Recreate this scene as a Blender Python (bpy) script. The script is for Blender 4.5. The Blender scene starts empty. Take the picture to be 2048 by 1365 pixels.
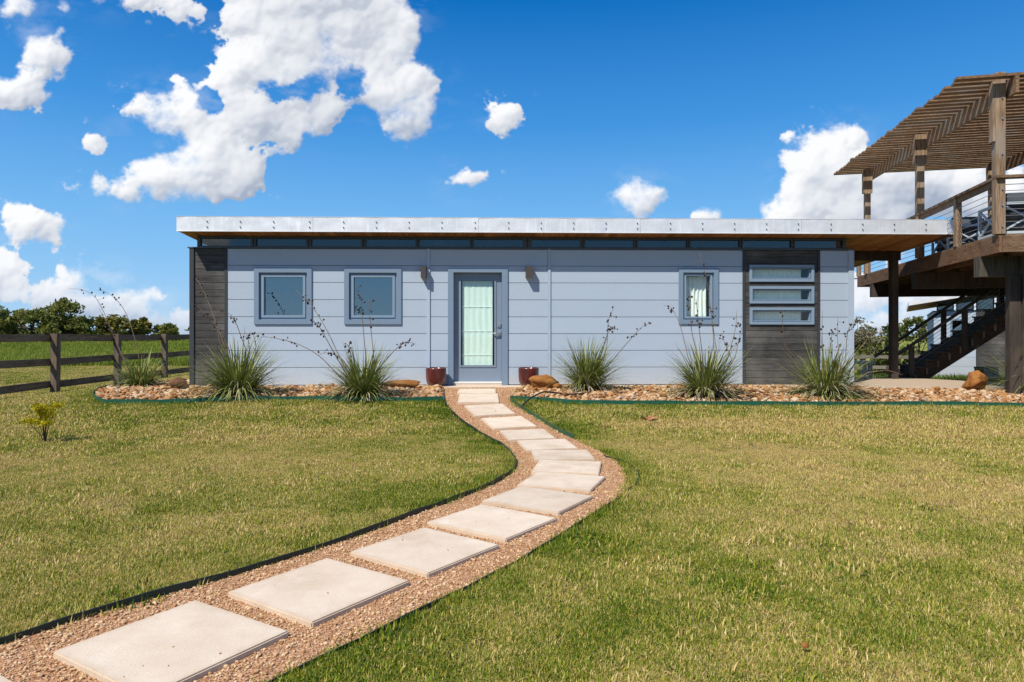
import bpy, bmesh, math, random
import numpy as np
from mathutils import Vector, Matrix, noise as mnoise

R = math.radians
rng = np.random.default_rng(7)
random.seed(7)
scene = bpy.context.scene
COL = scene.collection

# ------------------------------------------------------------------ camera
cam_d = bpy.data.cameras.new("camera")
cam = bpy.data.objects.new("camera", cam_d)
COL.objects.link(cam)
cam.location = (0.0, -12.88, 0.93)
cam.rotation_euler = (R(90), 0, R(-1.5))
cam_d.sensor_width = 36.0
cam_d.lens = 24.0
cam_d.shift_y = -0.0061
cam_d.clip_end = 3000
cam_d.clip_start = 0.05
scene.camera = cam

# ------------------------------------------------------------------ sun and exposure
SUN_TO = Vector((0.53, 0.64, -1.0)).normalized()
sun_d = bpy.data.lights.new("sun", 'SUN')
sun_d.energy = 5.0
sun_d.angle = R(0.53)
sun_d.color = (1.0, 0.945, 0.85)
sun = bpy.data.objects.new("sun", sun_d)
COL.objects.link(sun)
sun.location = (-20, -25, 40)
sun.rotation_euler = SUN_TO.to_track_quat('-Z', 'Y').to_euler()

scene.view_settings.view_transform = 'Standard'
scene.view_settings.look = 'None'
scene.view_settings.exposure = 0.10
scene.view_settings.gamma = 1.0
scene.view_settings.use_curve_mapping = False
scene.cycles.max_bounces = 8
scene.cycles.diffuse_bounces = 3
scene.cycles.glossy_bounces = 4
scene.cycles.transmission_bounces = 6
scene.cycles.transparent_max_bounces = 12
scene.cycles.use_denoising = True
scene.cycles.denoiser = 'OPENIMAGEDENOISE'
scene.cycles.denoising_input_passes = 'RGB_ALBEDO_NORMAL'
scene.cycles.denoising_prefilter = 'NONE'
scene.cycles.use_adaptive_sampling = False
scene.cycles.sample_clamp_indirect = 8.0


# ------------------------------------------------------------------ value noise
def vnoise(x, y, seed):
    r = np.random.default_rng(seed)
    T = r.random((256, 256)).astype(np.float32)
    xi = np.floor(x).astype(np.int32); yi = np.floor(y).astype(np.int32)
    fx = (x - xi).astype(np.float32); fy = (y - yi).astype(np.float32)
    fx = fx * fx * fx * (fx * (fx * 6 - 15) + 10); fy = fy * fy * fy * (fy * (fy * 6 - 15) + 10)
    x0 = xi & 255; x1 = (xi + 1) & 255; y0 = yi & 255; y1 = (yi + 1) & 255
    return (T[y0, x0] * (1 - fx) + T[y0, x1] * fx) * (1 - fy) + (T[y1, x0] * (1 - fx) + T[y1, x1] * fx) * fy


def fbm(x, y, octs, seed, gain=0.5, bill=False):
    s = 0; a = 1.0; n = 0
    c, q = math.cos(0.6), math.sin(0.6)
    for i in range(octs):
        v = vnoise(x, y, seed + i)
        if bill:
            v = 1 - np.abs(2 * v - 1)
        s = s + a * v; n += a; a *= gain
        x, y = (c * x - q * y) * 2.03 + 17.3, (q * x + c * y) * 2.03 + 5.1
    return s / n


# ------------------------------------------------------------------ sky: Nishita sky with cumulus over it
PUFFS = [  # middle of each billow and its radius, on a flat map of directions
    (480, 25, 55), (560, 60, 85), (640, 40, 105), (700, 90, 75), (600, 130, 100), (520, 140, 62), (470, 165, 40), (690, 150, 75), (770, 60, 72),
    (790, 105, 42), (720, 20, 60), (545, 15, 80), (455, 40, 28), (640, -60, 120), (560, -70, 90), (740, -50, 70), (468, 225, 36), (525, 235, 52),
    (590, 238, 46), (640, 215, 48), (672, 200, 52), (580, 262, 30), (640, 250, 34), (560, 268, 26), (500, 255, 30), (755, 150, 52), (800, 140, 48),
    (848, 168, 44), (792, 195, 74), (832, 225, 42), (800, 250, 34), (742, 185, 44), (700, 180, 38), (770, 250, 26), (865, 175, 26), (400, 170, 14),
    (432, 165, 18), (452, 120, 20), (262, 222, 28), (298, 205, 24), (325, 245, 38), (370, 222, 40), (400, 238, 30), (428, 262, 38), (398, 292, 42),
    (368, 325, 44), (338, 345, 42), (435, 335, 54), (480, 345, 46), (462, 385, 30), (400, 380, 40), (330, 375, 34), (268, 382, 27), (222, 386, 18),
    (190, 388, 11), (150, 382, 15), (140, 382, 9), (265, 330, 15), (282, 327, 10), (508, 352, 20), (490, 310, 16), (452, 300, 28), (435, 250, 22),
    (300, 360, 30), (186, 286, 21), (174, 297, 13), (200, 290, 14), (212, 288, 8), (243, 165, 10), (256, 162, 7), (330, 168, 14), (345, 160, 10),
    (312, 162, 9), (85, 98, 44), (112, 118, 30), (60, 80, 26), (38, 15, 34), (62, 5, 18), (120, 48, 10), (80, 140, 22), (110, 145, 14), (30, 182, 40),
    (72, 192, 25), (8, 160, 24), (98, 190, 10), (20, 205, 18), (130, 0, 10), (200, -8, 24), (270, -8, 28), (340, 2, 18), (385, 14, 12), (350, 25, 12),
    (300, 0, 14), (55, 452, 38), (95, 465, 27), (15, 465, 24), (118, 470, 12), (145, 425, 10), (160, 430, 7), (20, 555, 48), (0, 530, 30), (95, 585, 46),
    (160, 566, 42), (205, 598, 48), (130, 616, 58), (240, 608, 38), (300, 606, 30), (292, 638, 40), (340, 640, 40), (58, 618, 58), (0, 620, 58),
    (362, 648, 30), (215, 650, 50), (40, 660, 50), (-60, 560, 60), (-90, 620, 80), (420, 650, 40), (480, 655, 30), (330, 600, 16), (270, 590, 16),
    (903, 360, 25), (930, 362, 28), (955, 362, 26), (968, 364, 13), (1003, 233, 29), (1012, 225, 24), (992, 252, 17), (1020, 214, 15), (985, 262, 13),
    (905, 230, 7), (905, 245, 6), (1262, 388, 26), (1284, 393, 40), (1315, 405, 27), (1290, 420, 40), (1265, 410, 26), (1250, 380, 12), (1400, 432, 17),
    (1422, 440, 13), (1384, 440, 10), (1582, 282, 20), (1605, 268, 13), (1570, 290, 14), (1625, 240, 8), (1640, 228, 7), (1618, 330, 42),
    (1648, 300, 28), (1690, 282, 28), (1720, 270, 18), (1598, 380, 44), (1660, 370, 58), (1720, 350, 60), (1780, 370, 70), (1560, 415, 22),
    (1620, 425, 50), (1700, 420, 60), (1780, 430, 60), (1860, 400, 60), (1920, 390, 60), (1980, 420, 60), (2050, 400, 70), (1510, 306, 6),
    (1530, 420, 12), (1545, 412, 12), (1560, 470, 50), (1640, 500, 40), (1720, 600, 36), (1765, 585, 28), (1750, 640, 36), (1830, 596, 46),
    (1850, 650, 46), (1720, 560, 14), (1900, 620, 60), (1980, 640, 60), (2100, 560, 80), (2180, 620, 80), (2150, 300, 50), (2230, 180, 60),
    (1795, 540, 24), (-150, 200, 70), (-260, 260, 90), (-220, 80, 60), (-330, 420, 70), (2320, 380, 80), (2280, 560, 70), (700, 655, 40), (900, 660, 36),
    (1100, 655, 40), (1300, 660, 36), (1500, 655, 40), (420, 395, 30), (350, 395, 26), (500, 385, 28), (310, 392, 20), (250, 392, 16),
]


def boxblur(A, r, n=2):
    r = max(1, int(r))
    for _ in range(n):
        for ax in (0, 1):
            P = np.concatenate([np.repeat(np.take(A, [0], ax), r + 1, ax), A, np.repeat(np.take(A, [-1], ax), r, ax)], ax)
            c = np.cumsum(P, ax, dtype=np.float64)
            n_ = A.shape[ax]
            A = ((np.take(c, np.arange(2 * r + 1, 2 * r + 1 + n_), ax) - np.take(c, np.arange(0, n_), ax)) / (2 * r + 1)).astype(np.float32)
    return A


def cloud_raster(puffs):
    """heaps of rounded billows, lit from the upper left, on a flat map of directions"""
    st = 1.5; x0, x1, y0, y1 = -1560, 1560, -40, 1500
    W, H = int((x1 - x0) / st), int((y1 - y0) / st)
    Z = np.full((H, W), -1e3, np.float32)
    r_ = np.random.default_rng(3)
    todo = []
    for (px, py, pr) in puffs:
        cx, cy = px - 1024.0, 670.0 - py
        todo.append((cx, cy, pr * .74, 0.0))
        n1 = 13 if pr > 24 else 7
        for i in range(n1):
            a = r_.random() * 6.283
            dn = math.sin(a) < -0.35
            if dn and r_.random() < .5: continue
            d = pr * (.50 + .42 * r_.random()) * (.8 if dn else 1)
            r1 = pr * (.22 + .22 * r_.random())
            bx_, by_ = cx + d * math.cos(a), cy + d * math.sin(a) * .92
            z1 = .55 * math.sqrt(max(pr * pr - d * d, 0))
            todo.append((bx_, by_, r1, z1))
            if r1 < 7: continue
            for k in range(9):
                a2 = r_.random() * 6.283; d2 = r1 * (.5 + .55 * r_.random()); r2 = r1 * (.22 + .28 * r_.random())
                if math.sin(a2) < -.4 and r_.random() < .5: continue
                todo.append((bx_ + d2 * math.cos(a2), by_ + d2 * math.sin(a2), r2, z1 + .6 * math.sqrt(max(r1 * r1 - d2 * d2, 0))))
    for (cx, cy, rr, zc) in todo:
        i0, i1 = int((cx - rr - x0) / st), int((cx + rr - x0) / st) + 2
        j0, j1 = int((cy - rr - y0) / st), int((cy + rr - y0) / st) + 2
        i0, j0 = max(i0, 0), max(j0, 0); i1, j1 = min(i1, W), min(j1, H)
        if i1 <= i0 or j1 <= j0: continue
        xx = x0 + st * np.arange(i0, i1) - cx; yy = y0 + st * np.arange(j0, j1) - cy
        q = rr * rr - xx[None] ** 2 - yy[:, None] ** 2
        z = np.where(q > 0, zc + np.sqrt(np.maximum(q, 0)), -1e3)
        Z[j0:j1, i0:i1] = np.maximum(Z[j0:j1, i0:i1], z)
    X, Y = np.meshgrid((x0 + st * np.arange(W)).astype(np.float32), (y0 + st * np.arange(H)).astype(np.float32))
    # ragged warp
    n1 = fbm(X / 60, Y / 60, 6, 11, .62) - .5; n2 = fbm(X / 60 + 40, Y / 60 + 9, 6, 31, .62) - .5
    ii = np.clip(np.arange(W)[None] + (62 / st * n1), 0, W - 1).astype(np.int32)
    jj = np.clip(np.arange(H)[:, None] + (62 / st * n2), 0, H - 1).astype(np.int32)
    Z = Z[jj, ii]
    M = (Z > -500).astype(np.float32)
    Zp = np.where(M > 0, Z, 0)
    soft = fbm(X / 170, Y / 140, 3, 91)
    tiny = fbm(X / 22, Y / 18, 5, 51, .6)
    m2, m8 = boxblur(M, 2), boxblur(M, 7)
    # cover: the outline is eaten away by finer and finer curls
    det = fbm(X / 64, Y / 54, 7, 131, .63)
    bil = fbm(X / 34, Y / 29, 5, 171, .6, True)
    m14 = boxblur(M, 7)
    e = m14 + 2.1 * (det - .5) * np.clip(1.5 - 1.0 * boxblur(M, 16), .5, 1) + .40 * (bil - .55)
    for (px, py, pr, fx) in ((556,186,20,.45),(612,178,18,.6),(704,172,22,1),(420,198,26,.9),(706,240,28,1.2),(716,285,28,1),(640,290,16,.7),(610,690,30,.5),(215,552,30,.7),(70,560,22,.7),(120,668,26,.35),(275,672,24,.4),(330,615,20,.6),(20,610,20,.5)):
        e -= .95 * np.exp(-(((X - (px - 1024.) + 60 * n2) * fx) ** 2 + (Y - (670. - py) + 50 * n1) ** 2) / (pr * 1.15) ** 2)
    fray = np.clip((soft - .40) * 3.0, 0, 1)
    al = np.clip((e - .34) / (.17 + .75 * fray), 0, 1)
    al = al * al * (3 - 2 * al) * np.clip(boxblur(M, 13) * 5, 0, 1)
    rag = np.clip((fbm(X / 80, Y / 42, 6, 211, .6) - .50) * 3, 0, 1) * boxblur(M, 20) * .55
    al = np.maximum(al, rag * np.clip(1.3 * soft, 0, 1))
    Zp = Zp + 44 * (det - .5) + 14 * (bil - .5)
    zb = boxblur(Zp, 2)
    zs = boxblur(Zp, 12)
    def slope(A): 
        gy_, gx_ = np.gradient(A, st); return gx_, gy_
    ax, ay = slope(zb); bx2, by2 = slope(zs)
    def lam(gx_, gy_):
        nz = 1 / np.sqrt(gx_ * gx_ + gy_ * gy_ + 1)
        return np.clip((.42 * gx_ - .60 * gy_ + .68) * nz, 0, 1)
    sh = .40 * lam(ax * .8, ay * .8) + .60 * lam(bx2 * 1.2, by2 * 1.2)
    # how much cloud stands between here and the sun, up and to the left
    k = int(34 / st)
    up = np.roll(np.roll(boxblur(M, int(30 / st)), -k, 0), int(14 / st), 1)
    dn = np.roll(np.roll(boxblur(M, int(30 / st)), k, 0), -int(14 / st), 1)
    occ = np.clip(.5 + .5 * (up - dn), 0, 1)
    big = boxblur(M, int(75 / st), 2)
    L = .36 + .72 * sh - .44 * occ * occ + .16 * (1 - occ) - .22 * np.clip(big - .55, 0, 1) + .22 * (soft - .5) + .16 * (tiny - .5)
    L -= .38 * np.exp(-((X - 830) / 150) ** 2 - ((Y - 270) / 60) ** 2) + .20 * np.exp(-((X + 400) / 90) ** 2 - ((Y - 640) / 60) ** 2)
    L -= .30 * np.exp(-((X + 860) / 230) ** 2 - ((Y - 28) / 38) ** 2)
    L -= .30 * (1 - np.clip((e - .3) / .5, 0, 1)) * occ
    L = np.clip(L, 0, 1)
    lo = np.array([.36, .42, .53], np.float32); hi = np.array([.93, .935, .945], np.float32)
    col = lo + (hi - lo) * L[..., None]
    hz = np.clip(1 - Y / 210., 0, 1)[..., None] * .26
    col = col * (1 - hz) + np.array([.50, .62, .83], np.float32) * hz
    al = al * (.985 - .22 * np.clip(1 - Y / 100., 0, 1))
    return col.astype(np.float32), al.astype(np.float32), x0, y0, st


def cloud_field():
    """cumulus cover for a quarter of the horizon, repeated round the sky: colour and cover"""
    W, H = 2048, 1024
    col, al, x0, y0, st = cloud_raster(PUFFS)
    az = (np.linspace(0, 1, W, dtype=np.float32) - 0.5) * (math.pi / 2)
    el = np.linspace(0, 1, H, dtype=np.float32) * (math.pi / 4)
    A, E = np.meshgrid(az - R(1.5), el)
    fx = np.clip((1365.0 * np.tan(A) - x0) / st, 0, col.shape[1] - 1.01)
    fy = np.clip((1365.0 * np.tan(E) / np.cos(A) - y0) / st, 0, col.shape[0] - 1.01)
    i = fx.astype(int); j = fy.astype(int); u = (fx - i)[..., None]; v = (fy - j)[..., None]
    S = np.concatenate([col, al[..., None]], -1)
    out = (S[j, i] * (1 - u) + S[j, i + 1] * u) * (1 - v) + (S[j + 1, i] * (1 - u) + S[j + 1, i + 1] * u) * v
    return W, H, np.ascontiguousarray(out, np.float32)


world = bpy.data.worlds.new("World")
scene.world = world
world.use_nodes = True
nt = world.node_tree
nt.nodes.clear()
N = nt.nodes.new
SKY_STRENGTH = 0.10
sky = N('ShaderNodeTexSky')
sky.sky_type = 'NISHITA'
sky.sun_disc = False
sky.sun_elevation = R(50.3)
sky.sun_rotation = R(219.6)
sky.altitude = 200
sky.air_density = 1.0
sky.dust_density = 0.4
sky.ozone_density = 2.2
W_, H_, px = cloud_field()
img = bpy.data.images.new("cumulus", W_, H_, alpha=True, float_buffer=True)
img.colorspace_settings.name = 'Non-Color'
img.alpha_mode = 'CHANNEL_PACKED'
img.pixels.foreach_set(px.ravel())
img.update()
tc = N('ShaderNodeTexCoord')
sep = N('ShaderNodeSeparateXYZ')
nt.links.new(tc.outputs['Generated'], sep.inputs[0])


def wmath(op, a, b=None):
    n = N('ShaderNodeMath'); n.operation = op
    for i, v in enumerate((a, b)):
        if v is None: continue
        if hasattr(v, 'is_output'): nt.links.new(v, n.inputs[i])
        else: n.inputs[i].default_value = v
    return n.outputs[0]


# the clear air of the day: deep azure aloft, paler down to the horizon, over the computed sky
air = N('ShaderNodeValToRGB')
nt.links.new(sep.outputs[2], air.inputs[0])
AIR = [(0.0, (.42, .64, .86)), (.09, (.25, .53, .86)), (.17, (.155, .44, .83)), (.29, (.050, .285, .71)), (.44, (.001, .150, .51)), (1.0, (.001, .085, .36))]
el_ = air.color_ramp.elements
el_[0].position = 0; el_[0].color = (*AIR[0][1], 1)
el_[1].position = 1; el_[1].color = (*AIR[-1][1], 1)
for p_, c_ in AIR[1:-1]:
    q = el_.new(p_); q.color = (*c_, 1)
asc = N('ShaderNodeVectorMath'); asc.operation = 'SCALE'
asc.inputs['Scale'].default_value = 1.0 / SKY_STRENGTH
nt.links.new(air.outputs[0], asc.inputs[0])
hsv = N('ShaderNodeMix'); hsv.data_type = 'RGBA'
hsv.inputs['Factor'].default_value = 0.96
nt.links.new(sky.outputs[0], hsv.inputs['A']); nt.links.new(asc.outputs[0], hsv.inputs['B'])

azn = wmath('ARCTAN2', sep.outputs[0], sep.outputs[1])
eln = wmath('ARCSINE', sep.outputs[2])
cu = wmath('ADD', wmath('MULTIPLY', azn, 2 / math.pi), 0.5)
cv = wmath('MULTIPLY', eln, 4 / math.pi)
cmb = N('ShaderNodeCombineXYZ')
nt.links.new(cu, cmb.inputs[0]); nt.links.new(cv, cmb.inputs[1])
tex = N('ShaderNodeTexImage')
tex.image = img
tex.extension = 'MIRROR'
nt.links.new(cmb.outputs[0], tex.inputs[0])
sc_ = N('ShaderNodeVectorMath'); sc_.operation = 'SCALE'
sc_.inputs['Scale'].default_value = 1.0 / SKY_STRENGTH
nt.links.new(tex.outputs['Color'], sc_.inputs[0])
mixw = N('ShaderNodeMix'); mixw.data_type = 'RGBA'
nt.links.new(tex.outputs['Alpha'], mixw.inputs['Factor'])
nt.links.new(hsv.outputs['Result'], mixw.inputs['A'])
nt.links.new(sc_.outputs[0], mixw.inputs['B'])
bg = N('ShaderNodeBackground')
bg.inputs['Strength'].default_value = SKY_STRENGTH
nt.links.new(mixw.outputs['Result'], bg.inputs['Color'])
wo = N('ShaderNodeOutputWorld')
nt.links.new(bg.outputs[0], wo.inputs['Surface'])


# ------------------------------------------------------------------ materials
class Mat:
    def __init__(s, name):
        s.m = bpy.data.materials.new(name); s.m.use_nodes = True
        s.nt = s.m.node_tree; s.nt.nodes.clear()
        s.out = s.n('ShaderNodeOutputMaterial')
        s.b = s.n('ShaderNodeBsdfPrincipled')
        s.l(s.b.outputs[0], s.out.inputs['Surface'])

    def n(s, t, **kw):
        q = s.nt.nodes.new(t)
        for k, v in kw.items(): setattr(q, k, v)
        return q

    def l(s, a, b): s.nt.links.new(a, b)

    def setv(s, sock, v):
        if hasattr(v, 'is_output'): s.l(v, sock)
        else: sock.default_value = v

    def math(s, op, a, b=0.0, c=None, clamp=False):
        q = s.n('ShaderNodeMath', operation=op, use_clamp=clamp)
        s.setv(q.inputs[0], a); s.setv(q.inputs[1], b)
        if c is not None: s.setv(q.inputs[2], c)
        return q.outputs[0]

    def mix(s, f, a, b):
        q = s.n('ShaderNodeMix', data_type='RGBA')
        s.setv(q.inputs['Factor'], f)
        for k, v in (('A', a), ('B', b)):
            if not hasattr(v, 'is_output') and len(v) == 3: v = (*v, 1)
            s.setv(q.inputs[k], v)
        return q.outputs['Result']

    def pos(s, scale=(1, 1, 1), coord='world'):
        if coord == 'world': o = s.n('ShaderNodeNewGeometry').outputs['Position']
        else: o = s.n('ShaderNodeTexCoord').outputs['Object']
        q = s.n('ShaderNodeVectorMath', operation='MULTIPLY')
        s.l(o, q.inputs[0]); q.inputs[1].default_value = scale
        return q.outputs[0]

    def noise(s, vec, scale, detail=4, rough=0.55):
        q = s.n('ShaderNodeTexNoise')
        s.l(vec, q.inputs['Vector'])
        q.inputs['Scale'].default_value = scale
        q.inputs['Detail'].default_value = detail
        q.inputs['Roughness'].default_value = rough
        return q.outputs['Fac']

    def ramp(s, v, lo, hi):
        q = s.n('ShaderNodeMapRange', clamp=True)
        s.l(v, q.inputs['Value'])
        q.inputs['From Min'].default_value = lo; q.inputs['From Max'].default_value = hi
        return q.outputs[0]

    def bump(s, h, strength, dist):
        q = s.n('ShaderNodeBump')
        q.inputs['Strength'].default_value = strength
        q.inputs['Distance'].default_value = dist
        s.l(h, q.inputs['Height']); s.l(q.outputs[0], s.b.inputs['Normal'])

    def rnd(s): return s.n('ShaderNodeObjectInfo').outputs['Random']

    def val(s, c, f):
        q = s.n('ShaderNodeVectorMath', operation='SCALE')
        s.setv(q.inputs[0], c if hasattr(c, 'is_output') else tuple(c[:3])); s.setv(q.inputs['Scale'], f)
        return q.outputs[0]


def wood(name, c1, c2, axis='x', rough=0.75, var=0.35, wear=None, coord='world', fine=60):
    """grained timber; axis = direction of the grain"""
    M = Mat(name)
    sc = {'x': (0.06, 1, 1), 'y': (1, 0.06, 1), 'z': (1, 1, 0.06)}[axis]
    p = M.pos(sc, coord)
    g = M.noise(p, fine, 5, 0.65)
    g2 = M.noise(p, fine * 0.25, 3, 0.6)
    f = M.math('MULTIPLY_ADD', g, 0.65, M.math('MULTIPLY', g2, 0.45))
    f = M.ramp(f, 0.38, 0.72)
    c = M.mix(f, c1, c2)
    big = M.noise(M.pos((1, 1, 1), coord), 1.7, 3)
    if wear is not None:
        c = M.mix(M.ramp(big, 0.5, 0.75), c, wear)
    v = M.math('MULTIPLY_ADD', M.rnd(), var, 1 - var / 2)
    c = M.val(c, v)
    M.l(c, M.b.inputs['Base Color'])
    M.b.inputs['Roughness'].default_value = rough
    M.b.inputs['Specular IOR Level'].default_value = 0.25
    M.bump(f, 0.35, 0.004)
    return M.m


def paint(name, c, rough=0.55, var=0.06, spec=0.3, mottle=0.10, grain=None, bump=0.12, scale=7):
    M = Mat(name)
    p = M.pos(grain or (1, 1, 1))
    n = M.noise(p, scale, 5, 0.6)
    n2 = M.noise(M.pos(), 1.1, 4)
    f = M.math('MULTIPLY_ADD', n, mottle, 1 - mottle / 2)
    f = M.math('MULTIPLY', f, M.math('MULTIPLY_ADD', n2, mottle, 1 - mottle / 2))
    f = M.math('MULTIPLY', f, M.math('MULTIPLY_ADD', M.rnd(), var, 1 - var / 2))
    M.l(M.val(c, f), M.b.inputs['Base Color'])
    M.b.inputs['Roughness'].default_value = rough
    M.b.inputs['Specular IOR Level'].default_value = spec
    if bump:
        M.bump(M.noise(p, scale * 12, 3), bump, 0.002)
    return M.m


def galvanised():
    M = Mat("galvanised_metal")
    p = M.pos()
    n = M.noise(p, 3.2, 5, 0.6)
    vo = M.n('ShaderNodeTexVoronoi'); M.l(p, vo.inputs['Vector']); vo.inputs['Scale'].default_value = 45
    streak = M.noise(M.pos((1, 1, 0.08)), 24, 3)
    f = M.math('MULTIPLY_ADD', n, 0.22, 0.71)
    f = M.math('MULTIPLY_ADD', M.n('ShaderNodeSeparateColor').outputs[0], 0.0, f)
    f = M.math('ADD', f, M.math('MULTIPLY', M.ramp(streak, 0.55, 0.8), 0.16))
    M.l(M.val((0.97, 0.98, 0.99), f), M.b.inputs['Base Color'])
    M.b.inputs['Metallic'].default_value = 0.35
    M.l(M.math('MULTIPLY_ADD', n, 0.25, 0.33), M.b.inputs['Roughness'])
    M.bump(M.noise(p, 2.2, 2), 0.5, 0.03)
    return M.m


def glass_mat(name, tint, refl):
    M = Mat(name)
    M.nt.nodes.remove(M.b)
    tr = M.n('ShaderNodeBsdfTransparent'); tr.inputs[0].default_value = (*tint, 1)
    gl = M.n('ShaderNodeBsdfGlossy'); gl.inputs['Roughness'].default_value = 0.012
    gl.inputs['Color'].default_value = (0.9, 0.97, 1.0, 1)
    lw = M.n('ShaderNodeLayerWeight'); lw.inputs[0].default_value = 0.5
    f = M.math('ADD', M.math('MULTIPLY', M.math('POWER', lw.outputs['Facing'], 4.0), 0.6), refl, clamp=True)
    bp = M.n('ShaderNodeBump'); bp.inputs['Strength'].default_value = 0.06; bp.inputs['Distance'].default_value = 0.02
    M.l(M.noise(M.pos(), 2.0, 2), bp.inputs['Height']); M.l(bp.outputs[0], gl.inputs['Normal'])
    ms = M.n('ShaderNodeMixShader')
    M.l(f, ms.inputs[0]); M.l(tr.outputs[0], ms.inputs[1]); M.l(gl.outputs[0], ms.inputs[2])
    M.l(ms.outputs[0], M.out.inputs['Surface'])
    return M.m


def cloth(name, c, trans=0.3):
    M = Mat(name)
    n = M.noise(M.pos((1, 1, 0.3)), 30, 4)
    M.l(M.val(c, M.math('MULTIPLY_ADD', n, 0.2, 0.9)), M.b.inputs['Base Color'])
    M.b.inputs['Roughness'].default_value = 0.9
    M.b.inputs['Specular IOR Level'].default_value = 0.1
    return M.m


def leafy(name, stops, trans=0.25, dry=False, tintkey='tint', big=0.0, bigscale=0.6, rough=0.6):
    """plant colour from a per-leaf value, optionally shifted by a per-clump dryness"""
    M = Mat(name)
    at = M.n('ShaderNodeAttribute', attribute_name=tintkey).outputs['Fac']
    v = at
    if dry:
        d = M.n('ShaderNodeAttribute', attribute_name='dry', attribute_type='INSTANCER').outputs['Fac']
        v = M.math('ADD', M.math('MULTIPLY', at, 0.72), M.math('MULTIPLY_ADD', d, 0.66, -0.19))
    if big:
        v = M.math('ADD', v, M.math('MULTIPLY', M.math('SUBTRACT', M.noise(M.pos(), bigscale, 3), 0.5), big))
    cr = M.n('ShaderNodeValToRGB')
    M.l(v, cr.inputs[0])
    e = cr.color_ramp.elements
    while len(e) > 1: e.remove(e[-1])
    e[0].position = stops[0][0]; e[0].color = (*stops[0][1], 1)
    for p_, c_ in stops[1:]:
        q = e.new(p_); q.color = (*c_, 1)
    M.l(cr.outputs[0], M.b.inputs['Base Color'])
    M.b.inputs['Roughness'].default_value = rough
    M.b.inputs['Specular IOR Level'].default_value = 0.25
    tl = M.n('ShaderNodeBsdfTranslucent')
    M.l(cr.outputs[0], tl.inputs[0])
    ms = M.n('ShaderNodeMixShader'); ms.inputs[0].default_value = trans
    M.l(M.b.outputs[0], ms.inputs[1]); M.l(tl.outputs[0], ms.inputs[2])
    M.l(ms.outputs[0], M.out.inputs['Surface'])
    return M.m


def stone_mat(name, stops, attr=None, scale=9, rough=0.85, bump=0.6, dist=0.01, steady=None):
    M = Mat(name)
    v = M.n('ShaderNodeAttribute', attribute_name=attr).outputs['Fac'] if attr else M.rnd()
    if steady is not None: v = M.math('MULTIPLY_ADD', v, 0.15, steady - .075)
    p = M.pos()
    v = M.math('ADD', v, M.math('MULTIPLY', M.math('SUBTRACT', M.noise(p, scale, 5, 0.65), 0.5), 0.55))
    cr = M.n('ShaderNodeValToRGB'); M.l(v, cr.inputs[0])
    e = cr.color_ramp.elements
    while len(e) > 1: e.remove(e[-1])
    e[0].position = stops[0][0]; e[0].color = (*stops[0][1], 1)
    for p_, c_ in stops[1:]:
        q = e.new(p_); q.color = (*c_, 1)
    M.l(cr.outputs[0], M.b.inputs['Base Color'])
    M.b.inputs['Roughness'].default_value = rough
    M.b.inputs['Specular IOR Level'].default_value = 0.2
    M.bump(M.noise(p, scale * 4, 5, 0.7), bump, dist)
    return M.m


GRAIN_X = (0.12, 1, 1)
M_SIDING = paint("blue_grey_siding", (0.40, 0.475, 0.56), 0.6, 0.05, 0.25, 0.07, GRAIN_X, 0.25, 14)
def splash(m):
    t = m.node_tree; b = t.nodes['Principled BSDF']; src = b.inputs['Base Color'].links[0].from_socket
    g = t.nodes.new('ShaderNodeNewGeometry'); sp = t.nodes.new('ShaderNodeSeparateXYZ'); t.links.new(g.outputs['Position'], sp.inputs[0])
    n = t.nodes.new('ShaderNodeTexNoise'); n.inputs['Scale'].default_value = 6; n.inputs['Detail'].default_value = 6; n.inputs['Roughness'].default_value = .75
    t.links.new(g.outputs['Position'], n.inputs['Vector'])
    mr = t.nodes.new('ShaderNodeMapRange'); mr.inputs['From Min'].default_value = .42; mr.inputs['From Max'].default_value = 0.0
    t.links.new(sp.outputs[2], mr.inputs['Value'])
    mu = t.nodes.new('ShaderNodeMath'); mu.operation = 'MULTIPLY'; t.links.new(mr.outputs[0], mu.inputs[0]); t.links.new(n.outputs['Fac'], mu.inputs[1])
    m2 = t.nodes.new('ShaderNodeMath'); m2.operation = 'MULTIPLY'; m2.inputs[1].default_value = .55; t.links.new(mu.outputs[0], m2.inputs[0])
    mx = t.nodes.new('ShaderNodeMix'); mx.data_type = 'RGBA'; t.links.new(m2.outputs[0], mx.inputs['Factor']); t.links.new(src, mx.inputs['A']); mx.inputs['B'].default_value = (.40, .33, .25, 1)
    t.links.new(mx.outputs['Result'], b.inputs['Base Color'])


splash(M_SIDING)
M_TRIM = paint("slate_blue_trim", (0.185, 0.255, 0.34), 0.5, 0.03, 0.3, 0.10, GRAIN_X, 0.2, 14)
M_DOOR = paint("blue_grey_door", (0.20, 0.25, 0.32), 0.42, 0.0, 0.4, 0.06)
M_SASH = paint("blue_sash", (0.22, 0.30, 0.385), 0.4, 0.0, 0.4, 0.05)
M_DARKTRIM = paint("charcoal_trim", (0.045, 0.050, 0.055), 0.55, 0.05, 0.3, 0.2)
M_CLER = paint("dark_grey_metal_frame", (0.060, 0.072, 0.085), 0.45, 0.04, 0.4, 0.1)
M_DARKBOARD = wood("charcoal_boards", (0.030, 0.029, 0.028), (0.095, 0.090, 0.084), 'x', 0.8, 0.35, (0.13, 0.125, 0.115))
M_SHEATH = paint("sheathing", (0.05, 0.055, 0.065), 0.9)
M_INSIDE = paint("plaster", (0.42, 0.40, 0.37), 0.9, bump=0)
M_FLOOR = paint("floor", (0.22, 0.15, 0.09), 0.6)
M_GALV = galvanised()
M_GALVEDGE = paint("bright_drip_edge", (0.75, 0.75, 0.74), 0.4, 0.0, 0.5, 0.05)
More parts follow.
